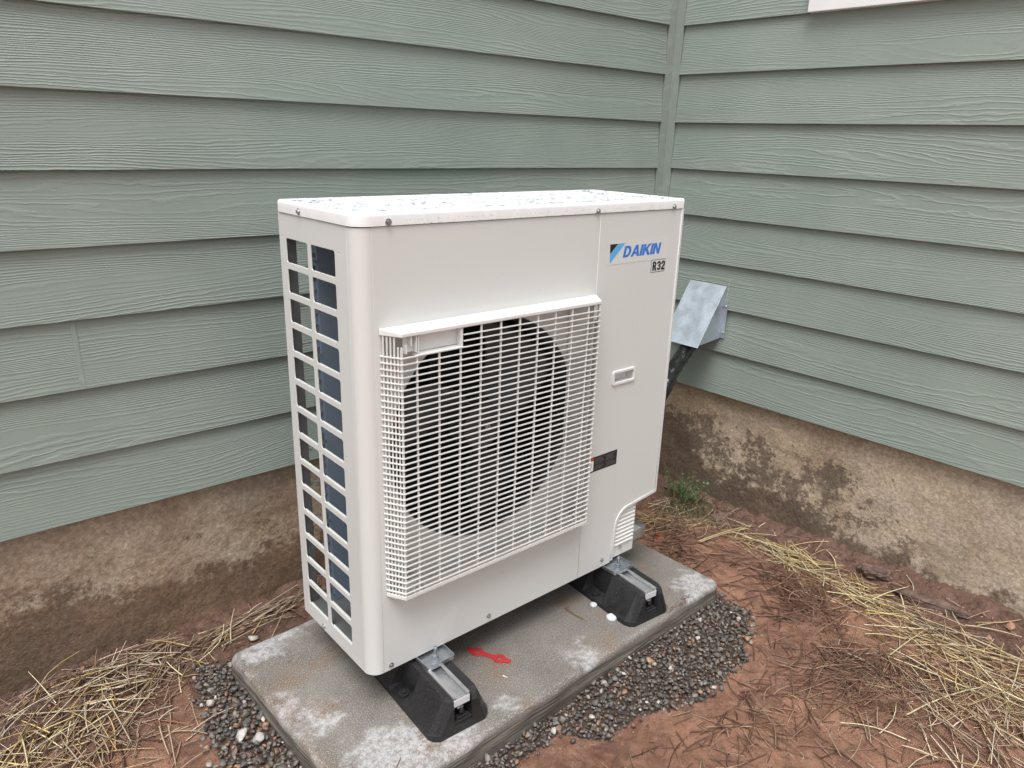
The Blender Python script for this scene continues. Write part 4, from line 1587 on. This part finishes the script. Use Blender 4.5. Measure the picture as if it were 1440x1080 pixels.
# ------------------------------------------------------------------ gravel
ca, sa = math.cos(-SL_A), math.sin(-SL_A)
def in_slab(x, y, m=0.0):
    dx, dy = x - SL_C.x, y - SL_C.y
    u, v = dx * ca - dy * sa, dx * sa + dy * ca
    return abs(u) < .61 + m and abs(v) < .305 + m
protos = []
for i in range(26):
    V0, F0 = ico(3) if i < 4 else ICO2
    r_ = np.random.default_rng(100 + i)
    v = V0.copy()
    for k in range(10):
        n_ = r_.normal(size=3); n_ /= np.linalg.norm(n_)
        d = v @ n_
        cut = r_.uniform(.42, .74)
        v = v - np.outer(np.maximum(0, d - cut), n_) * .95
    v *= np.array([1, r_.uniform(.62, .95), r_.uniform(.42, .72)])
    protos.append((v, F0))
    v1 = V0[:12] if False else None
def stones(name, spec, mat):
    Vs, Fs, Cs = [], [], []
    n0 = 0
    for (x, y, z, s, c) in spec:
        v, f = protos[rng.integers(len(protos))]
        q = Matrix.Rotation(rng.uniform(0, 6.28), 3, 'Z') @ Matrix.Rotation(rng.uniform(-.6, .6), 3, 'X') @ Matrix.Rotation(rng.uniform(-.6, .6), 3, 'Y')
        v = v @ np.array(q).T * s + np.array([x, y, z])
        Vs.append(v); Fs.append(f + n0); Cs.append(np.tile(c, (len(v), 1)))
        n0 += len(v)
    return np_mesh(name, np.vstack(Vs), np.vstack(Fs), np.vstack(Cs), smooth=True)
PAL = [(.095, .084, .075), (.125, .110, .097), (.16, .142, .124), (.065, .058, .052), (.13, .103, .082), (.20, .178, .155), (.105, .099, .094)]
spec = []
cell = {}
def ok(x, y, r):
    gx, gy = int(x / .012), int(y / .012)
    for a in range(-2, 3):
        for b in range(-2, 3):
            for (px, py, pr_) in cell.get((gx + a, gy + b), ()):
                if (px - x) ** 2 + (py - y) ** 2 < ((pr_ + r) * .70) ** 2:
                    return False
    cell.setdefault((gx, gy), []).append((x, y, r))
    return True
for layer, (zoff, tries) in enumerate(((-.004, 26000), (.003, 26000), (.0085, 12000))):
    cell = {}
    for i in range(tries):
        x, y = random.uniform(-.32, 1.13), random.uniform(-.40, .49)
        jx, jy = x + .022 * mn.noise(Vector((x * 14, y * 14, 5))) + random.gauss(0, .009), y + .022 * mn.noise(Vector((x * 14, y * 14, 9))) + random.gauss(0, .009)
        if not inpoly(jx, jy, GP) or in_slab(x, y, .001):
            continue
        if y < -.42:
            continue
        r = random.choice((.0040, .0055, .0065, .0075, .0090, .0115))
        if x < -.15:
            r *= 1.15
        if not ok(x, y, r):
            continue
        a = random.random()
        c = np.array(random.choice(PAL)) * random.uniform(.7, 1.35)
        if a > .972: c = np.array((.46, .42, .38)) * random.uniform(.6, 1.15)
        elif a > .925: c = np.array((.30, .18, .11)) * random.uniform(.7, 1.2)
        elif a > .90: c = np.array((.22, .13, .10)) * random.uniform(.7, 1.2)
        spec.append((x, y, max(gz(x, y), -.178) + .002 + zoff + random.uniform(-.001, .0025), r, c))
# stray stones at the edge of the bed and in the soil
for i in range(420):
    x, y = random.uniform(-.42, 1.30), random.uniform(-.50, .55)
    if in_slab(x, y, .004): continue
    jx, jy = x * .97 + .014, y * .93
    if not inpoly(x * .93 + .03, y * .88 + .008, GP): continue
    r = random.choice((.003, .004, .005, .0065))
    c = np.array(random.choice(PAL)) * random.uniform(.9, 1.6)
    spec.append((x, y, gz(x, y) + r * .3, r, c))
gr = link_mesh('gravel', stones('gravel', spec, None), M['gravel'])
tag(gr, 'wet dark grey gravel with a few white stones along the slab edges', 'gravel', kind='stuff')
# the larger pale stones one can pick out
BIG = [(-.227, .188, .019, (.50, .48, .45), 'largest pale stone left of the slab, at the bottom of the gravel strip'),
       (-.201, .152, .017, (.42, .41, .39), 'pale pointed stone beside the largest one left of the slab'),
       (-.243, .324, .016, (.46, .41, .36), 'flat cream stone at the outer edge of the gravel left of the slab'),
       (-.070, .500, .017, (.45, .41, .34), 'cream stone in the soil behind the back left end of the slab'),
       (-.262, .075, .018, (.50, .45, .40), 'pale stone at the very bottom left of the gravel strip'),
       (.432, -.262, .0125, (.55, .50, .44), 'cream oblong stone in the front gravel near the red clay lump'),
       (.868, -.243, .0105, (.50, .46, .42), 'whitish stone in the front gravel near the right corner of the slab'),
       (.690, -.222, .0130, (.36, .22, .13), 'orange brown stone in the front gravel'),
       (.600, -.212, .0100, (.58, .55, .50), 'small bright white stone close to the front edge of the slab'),
       (1.035, -.262, .0095, (.42, .36, .31), 'buff stone at the right end of the front gravel'),
       (.330, -.235, .0105, (.48, .46, .43), 'round grey white stone at the near edge of the front gravel')]
for (x, y, r, c, lb) in BIG:
    z = max(gz(x, y), -.178) + .013
    me = stones('pebble', [(x, y, z, r, np.array(c))], None)
    o = link_mesh('pebble', me, M['gravel'], base=(x, y, z - r * .5))
    tag(o, lb, 'stone', 'larger pale stones in the gravel')

# ------------------------------------------------------------------ mud chunks along the right wall
def chunk(x, y, sx, sy, sz, rz, seed, lb, name='mud_chunk', cat='mud chunk'):
    V0, F0 = ico(5)
    v = V0.copy()
    v = np.sign(v) * np.abs(v) ** .8
    out_ = []
    for p in v:
        q = Vector(p) * 1.3 + Vector((seed, seed * 2, 0))
        out_.append(p * (1 + .34 * mn.fractal(q, .7, 2.1, 5) + .10 * mn.noise(q * 6) + .05 * mn.noise(q * 14)))
    v = np.array(out_) * np.array((sx, sy, sz))
    v = v @ np.array(Matrix.Rotation(rz, 3, 'Z')).T
    z = gz(x, y) + sz * .35
    me = np_mesh(name, v, F0, smooth=True)
    o = bpy.data.objects.new(name, me)
    COL.objects.link(o)
    me.materials.append(M['bark'])
    o.location = (x, y, z)
    return tag(o, lb, cat)
chunk(1.620, -.560, .024, .100, .013, R(8), 3.3, 'long flat brown chunk of mud leaning at the right footing behind the straw')
chunk(1.640, -.380, .028, .048, .018, R(20), 6.1, 'rounded brown mud chunk at the right footing, left of the long flat one')
chunk(1.545, .160, .030, .034, .017, R(50), 8.7, 'pinkish brown mud chunk on the soil just right of the green weed')

# ------------------------------------------------------------------ straw and needles
def strands(name, items, mat):
    """items: (p0, p1, width, colour, sag) -> thin three-sided stalks of four segments"""
    Vs, Fs, Cs = [], [], []
    n0 = 0
    ns = 4
    for (p0, p1, wd, c, bend, lift) in items:
        p0, p1 = np.array(p0), np.array(p1)
        d = p1 - p0
        L = np.linalg.norm(d)
        d = d / L
        s = np.cross(d, [0, 0, 1.0]); s /= (np.linalg.norm(s) + 1e-9)
        u = np.cross(s, d)
        for i in range(ns + 1):
            t = i / ns
            q = p0 + d * L * t + s * math.sin(math.pi * t) * bend * L + np.array([0, 0, 1]) * math.sin(math.pi * t) * lift
            w_ = wd * (1 - .35 * t)
            Vs.append([q + s * w_, q - s * w_, q + u * w_ * .55])
            Cs.append([c * .9, c * .9, c * 1.05])
        for i in range(ns):
            a, b = n0 + 3 * i, n0 + 3 * (i + 1)
            for k in range(3):
                k2 = (k + 1) % 3
                Fs.append((a + k, a + k2, b + k2, b + k))
        n0 += 3 * (ns + 1)
    return np_mesh(name, np.array(Vs).reshape(-1, 3), np.array(Fs), np.array(Cs).reshape(-1, 3))
YEL = [(.66, .52, .25), (.72, .62, .38), (.56, .41, .18), (.68, .58, .38), (.50, .35, .16)]
GRY = [(.48, .37, .26), (.60, .50, .38), (.36, .26, .17), (.28, .185, .125)]
BRN = [(.17, .088, .056), (.25, .14, .09), (.12, .064, .043), (.36, .23, .155), (.20, .108, .07)]
def cluster(cx, cy, sx, sy, rot, n, pal, lmin, lmax, ang, spread, thick=.010, wd=(.0008, .0025)):
    out_ = []
    for i in range(n):
        u, v = random.gauss(0, 1), random.gauss(0, 1)
        x = cx + u * sx * math.cos(rot) - v * sy * math.sin(rot)
        y = cy + u * sx * math.sin(rot) + v * sy * math.cos(rot)
        if in_slab(x, y, .0): continue
        L = random.uniform(lmin, lmax)
        th = ang + random.gauss(0, spread)
        x0, y0 = x - math.cos(th) * L / 2, y - math.sin(th) * L / 2
        x1, y1 = x + math.cos(th) * L / 2, y + math.sin(th) * L / 2
        if max(x0, x1) > 1.685 + .0229 * (.65 - y) or max(y0, y1) > .672: continue
        if in_slab(x0, y0) or in_slab(x1, y1): continue
        lf = random.random() ** 2 * thick
        tip = random.uniform(0, .02) if random.random() < .12 else 0
        dens = math.exp(-.5 * (u * u + v * v))
        zc = gz(x, y) + .0015 + lf + dens * thick * .6
        c = np.array(random.choice(pal)) * random.uniform(.7, 1.3)
        if random.random() < .22: c = c * np.array((.55, .45, .40))
        if wd[1] < .0024 and random.random() < .25: lf += .006
        out_.append(((x0, y0, max(zc - .004, gz(x0, y0) + .001)), (x1, y1, max(zc + tip, gz(x1, y1) + .001)), random.uniform(*wd), c, random.gauss(0, .035 if random.random() < .7 else .11), random.uniform(0, .003)))
    return out_
WR = R(90)
S = []
S += cluster(1.50, .33, .07, .05, 0, 44, YEL + GRY, .04, .14, R(20), .9)
S += cluster(1.42, .20, .10, .05, R(-30), 69, YEL + GRY, .03, .13, R(-10), .9, wd=(.0006, .0015))
S += cluster(1.33, .27, .07, .05, 0, 40, YEL + GRY, .03, .13, R(-40), .8)
S += cluster(1.51, -.02, .035, .07, 0, 29, YEL, .04, .14, WR, .7)
S += cluster(1.515, -.22, .045, .10, 0, 113, YEL, .04, .15, WR, .75, .018)
S += cluster(1.47, -.42, .05, .09, 0, 56, YEL, .04, .18, WR + .2, .55, .012)
S += cluster(1.44, -.65, .07, .12, 0, 97, YEL + GRY, .05, .22, WR + .1, .6, .014)
S += cluster(1.36, -.86, .10, .10, 0, 113, YEL + GRY, .05, .22, WR, .8, .016)
S += cluster(1.18, -.84, .12, .10, R(30), 167, GRY + YEL[3:], .04, .16, R(60), .9, .016)
S += cluster(1.22, -.66, .10, .07, 0, 75, GRY + BRN, .04, .17, R(70), .9, .010)
S += cluster(1.02, -.62, .08, .05, R(-60), 113, GRY[2:] + BRN, .04, .14, R(-20), .7, .012, (.0006, .0015))
S += cluster(.98, -.80, .12, .08, 0, 59, GRY, .04, .14, R(30), 1.0, .010)
S += cluster(1.64, -.40, .02, .25, 0, 15, GRY, .03, .10, WR, .9, .008)
# left side
S += cluster(-.53, .50, .10, .06, 0, 56, GRY + YEL[2:], .04, .16, R(10), .9, .016)
S += cluster(-.40, .50, .06, .05, 0, 67, GRY + YEL[3:], .04, .14, R(10), .9, .016)
S += cluster(-.36, .57, .06, .03, 0, 24, GRY, .04, .15, R(-5), .7, .014)
S += cluster(-.27, .53, .045, .05, 0, 53, GRY + YEL[3:], .03, .12, R(60), .8, .014)
S += cluster(-.58, .37, .10, .06, 0, 126, GRY + YEL, .04, .15, R(40), 1.0, .016)
S += cluster(-.42, .33, .08, .06, 0, 56, GRY + BRN, .04, .12, R(-60), .8, .010)
S += cluster(-.14, .575, .07, .022, 0, 44, GRY + YEL[3:], .04, .15, R(18), .35, .014)
S += cluster(.03, .605, .08, .02, 0, 40, GRY, .04, .16, R(12), .3, .014)
S += cluster(-.66, .55, .07, .06, 0, 41, GRY + YEL, .04, .16, R(30), 1.0, .016)
S += cluster(.25, .60, .2, .03, 0, 44, GRY, .04, .16, R(8), .4, .012)
S += cluster(-.32, .25, .03, .10, 0, 11, GRY, .03, .09, R(10), .9, .008)
# broken chaff between the stalks
S += cluster(1.46, -.35, .07, .30, 0, 420, YEL + GRY, .006, .028, 0, 3, .004, (.0006, .0016))
S += cluster(1.25, -.78, .18, .14, 0, 480, GRY + BRN, .006, .030, 0, 3, .004, (.0006, .0016))
S += cluster(-.42, .46, .16, .11, 0, 620, GRY + BRN, .006, .032, 0, 3, .004, (.0006, .0017))
S += cluster(1.40, .22, .14, .08, 0, 260, GRY + BRN, .006, .030, 0, 3, .004, (.0006, .0016))
S += cluster(.85, -.52, .40, .10, 0, 300, GRY + BRN, .005, .018, 0, 3, .002, (.0004, .0012))
LONG = [('y', 1.482, -0.459, 1.502, -0.831), ('y', 1.216, -0.604, 1.256, -0.863), ('y', 1.018, -0.73, 1.292, -0.815), ('y', 1.388, -0.343, 1.496, -0.47), ('y', 1.45, -0.435, 1.624, -0.488), ('y', 1.502, -0.831, 1.263, -0.868), ('y', 1.225, -0.604, 1.422, -0.611), ('y', 1.426, -0.667, 1.498, -0.838), ('y', 1.572, -0.674, 1.631, -0.8), ('y', 1.304, 0.075, 1.562, 0.065), ('y', 1.502, 0.026, 1.545, -0.134), ('y', 1.271, -0.517, 1.336, -0.6), ('y', 1.306, 0.068, 1.551, 0.047),
 ('g', -0.616, 0.556, -0.416, 0.429), ('g', -0.453, 0.576, -0.395, 0.555), ('g', -0.635, 0.504, -0.569, 0.532), ('g', -0.604, 0.571, -0.501, 0.639), ('y', -0.599, 0.491, -0.603, 0.374), ('g', -0.532, 0.414, -0.513, 0.301), ('g', -0.433, 0.493, -0.419, 0.312), ('g', -0.422, 0.379, -0.324, 0.457), ('g', -0.341, 0.319, -0.365, 0.189), ('g', -0.453, 0.576, -0.284, 0.519), ('g', -0.157, 0.556, 0.132, 0.661), ('g', -0.14, 0.521, 0.042, 0.554), ('g', -0.357, 0.329, -0.367, 0.227), ('g', -0.549, 0.538, -0.448, 0.531), ('g', -0.156, 0.552, -0.063, 0.595)]
LB = [('b', 1.302, -0.388, 1.12, -0.582), ('b', 1.024, -0.455, 1.224, -0.523), ('b', 1.139, -0.12, 1.235, -0.195), ('b', 1.252, -0.027, 1.42, -0.196), ('b', 0.782, -0.45, 0.865, -0.467), ('b', 0.586, -0.455, 0.679, -0.487)]
for (k, x0, y0, x1, y1) in LONG:
    c = np.array((.66, .56, .32) if k == 'y' else (.52, .43, .31)) * random.uniform(.85, 1.1)
    S.append(((x0, y0, gz(x0, y0) + .012), (x1, y1, gz(x1, y1) + .016), .0026 if k == 'y' else .0022, c, random.gauss(0, .015), .004))
o = link_mesh('straw', strands('straw', S, None), M['straw'])
tag(o, 'loose yellow and grey straw strewn on the clay along both footings', 'straw', kind='stuff')
B = []
B += cluster(1.30, .18, .06, .06, 0, 106, BRN, .03, .12, R(-30), .8, .010, (.0009, .0023))
B += cluster(1.19, .06, .05, .06, 0, 89, BRN, .03, .10, R(-50), .8, .009, (.0009, .0023))
B += cluster(1.33, -.12, .08, .09, 0, 66, BRN, .03, .14, R(-50), .6, .008, (.0009, .0023))
B += cluster(1.33, -.28, .07, .07, 0, 133, BRN, .03, .13, R(60), .9, .012, (.0010, .0024))
B += cluster(1.23, -.35, .08, .06, 0, 106, BRN, .03, .13, R(-50), .8, .010, (.0009, .0023))
B += cluster(1.10, -.40, .12, .12, 0, 57, BRN, .03, .11, R(-40), 1.0, .005, (.0008, .0019))
B += cluster(1.10, -.58, .08, .05, R(-50), 124, BRN, .03, .14, R(-45), .6, .010, (.0009, .0023))
B += cluster(.62, -.50, .16, .05, 0, 115, BRN + GRY[2:], .02, .09, R(-20), 1.0, .007, (.0008, .0020))
B += cluster(.86, -.50, .16, .08, 0, 66, BRN, .02, .09, R(10), 1.1, .004, (.0008, .0019))
B += cluster(.90, -.62, .18, .08, 0, 75, BRN + GRY[2:], .02, .10, R(10), 1.1, .006, (.0008, .0020))
B += cluster(-.38, .42, .12, .10, 0, 53, BRN, .02, .08, R(10), 1.1, .006, (.0008, .0019))
B += cluster(.02, .55, .14, .03, 0, 30, BRN, .02, .08, R(10), .8, .006, (.0008, .0019))
B += cluster(.30, -.42, .10, .06, 0, 17, BRN, .02, .07, R(10), 1.1, .004, (.0008, .0019))
for (k, x0, y0, x1, y1) in LB:
    B.append(((x0, y0, gz(x0, y0) + .005), (x1, y1, gz(x1, y1) + .006), .0018, np.array((.15, .08, .05)), random.gauss(0, .02), .002))
# a few needles that fell on the slab edge
for i in range(26):
    x, y = random.gauss(.875, .03), random.gauss(-.166, .008)
    th = random.uniform(0, 3.1)
    L = random.uniform(.012, .04)
    B.append(((x, y, ZS + .001), (x + L * math.cos(th), y + L * math.sin(th) * .5, ZS + .002), .0007, np.array(random.choice(BRN)), 0, .001))
for i in range(60):
    x, y = random.uniform(-.12, 1.0), random.uniform(-.15, .38)
    th = random.uniform(0, 3.1)
    L = random.uniform(.004, .012)
    B.append(((x, y, ZS + .0008), (x + L * math.cos(th), y + L * math.sin(th), ZS + .001), .0005, np.array((.06, .04, .03)), 0, .0003))
o = link_mesh('pine_needles', strands('pine_needles', B, None), M['straw'])
tag(o, 'brown muddy pine needles matted on the red clay right of the slab', 'pine needles', kind='stuff')
# grit and small clods scattered over the clay
gs = []
for i in range(9000):
    x, y = random.uniform(-.75, 1.66), random.uniform(-1.0, .64)
    if in_slab(x, y, .01): continue
    if x > .0 and y > .0 and x < 1.05: continue
    near = max(sstep(1.42, 1.6, x), sstep(.42, .6, y))
    if random.random() > .5 + .5 * near: continue
    r = random.uniform(.0012, .0035) * (1 + 1.4 * near * random.random())
    c = np.array(random.choice([(.26, .13, .085), (.16, .085, .06), (.34, .19, .13), (.12, .07, .05)])) * random.uniform(.8, 1.2)
    if near > .6 and random.random() < .12: r *= 2.2
    gs.append((x, y, gz(x, y) + r * .2, r, c))
o = link_mesh('soil_crumbs', stones('soil_crumbs', gs, None), M['straw'])
tag(o, 'small crumbs of clay scattered over the ground', 'soil', kind='stuff')

# ------------------------------------------------------------------ green weed in the corner
wx, wy = 1.585, .335
wz = gz(wx, wy)
weed = empty('weed_plant', (wx, wy, wz), 'small feathery green weed growing at the foot of the right footing', 'weed')
rw = random.Random(5)
bmS, leaves = bmesh.new(), []
LV, LFc = [], []
def leaf(p, d, L, wd):
    d = Vector(d).normalized()
    s = d.cross(Vector((rw.uniform(-.3, .3), rw.uniform(-.3, .3), 1))).normalized()
    n_ = s.cross(d)
    b = len(LV)
    for a, w_, h in ((0, .15, 0), (.35, 1, .12), (.7, .8, .12), (1, .05, 0)):
        LV.append(p + d * L * a + s * wd * w_ + n_ * L * h * .3)
        LV.append(p + d * L * a - s * wd * w_ + n_ * L * h * .3)
    for i in range(3):
        LFc.append((b + 2 * i, b + 2 * i + 1, b + 2 * i + 3, b + 2 * i + 2))
base = Vector((wx, wy, wz))
for i in range(30):
    th = rw.uniform(0, 6.28)
    r0 = rw.uniform(0, .05)
    p = base + Vector((math.cos(th) * r0 * .6, math.sin(th) * r0 * 1.3, 0))
    tilt_ = rw.uniform(.1, .9)
    d = Vector((math.cos(th) * tilt_, math.sin(th) * tilt_, 1)).normalized()
    Ls = rw.uniform(.04, .12)
    prev = None
    pts = []
    for k in range(6):
        t = k / 5
        pts.append(p + d * Ls * t + Vector((0, 0, -.25 * Ls * t * t * tilt_)))
    for a, b in zip(pts[:-1], pts[1:]):
        cyl(bmS, a, b, .0009, .0007, 5, False)
    for k in range(1, 6):
        for q in range(4):
            t2 = rw.uniform(0, 6.28)
            leaf(pts[k], (math.cos(t2), math.sin(t2), rw.uniform(.1, .9)), rw.uniform(.006, .014), rw.uniform(.0015, .0032))
bm_obj('stem', bmS, M['stem'], weed)
me = np_mesh('foliage', np.array([v[:] for v in LV]), np.array(LFc))
fo = link_mesh('foliage', me, M['leaf'], weed)
fo['kind'] = 'stuff'
# thin green grass blades round it
GB = []
for i in range(260):
    x, y = random.gauss(1.50, .07), random.gauss(.27, .06)
    if x > 1.67 or in_slab(x, y, .01): continue
    th = random.uniform(0, 6.28)
    L = random.uniform(.03, .10)
    up_ = random.uniform(.0, .05) if random.random() < .7 else random.uniform(.05, .10)
    x1, y1 = x + math.cos(th) * L * .7, y + math.sin(th) * L * .7
    if x1 > 1.68: continue
    GB.append(((x, y, gz(x, y)), (x1, y1, gz(x1, y1) + up_), random.uniform(.0006, .0013), np.array(random.choice([(.10, .13, .04), (.16, .17, .07), (.07, .10, .03), (.22, .20, .10)])), random.gauss(0, .08), .006))
for i in range(6):
    x, y = 1.56 + random.gauss(0, .02), .35 + random.gauss(0, .03)
    GB.append(((x, y, gz(x, y)), (x + random.uniform(-.05, .05), y + random.uniform(.0, .14), gz(x, y) + random.uniform(.10, .17)), .0007, np.array((.17, .15, .08)), random.gauss(0, .1), .01))
o = link_mesh('grass', strands('grass', GB, None), M['straw'])
tag(o, 'sparse thin green grass blades round the weed among the straw', 'grass', kind='stuff')
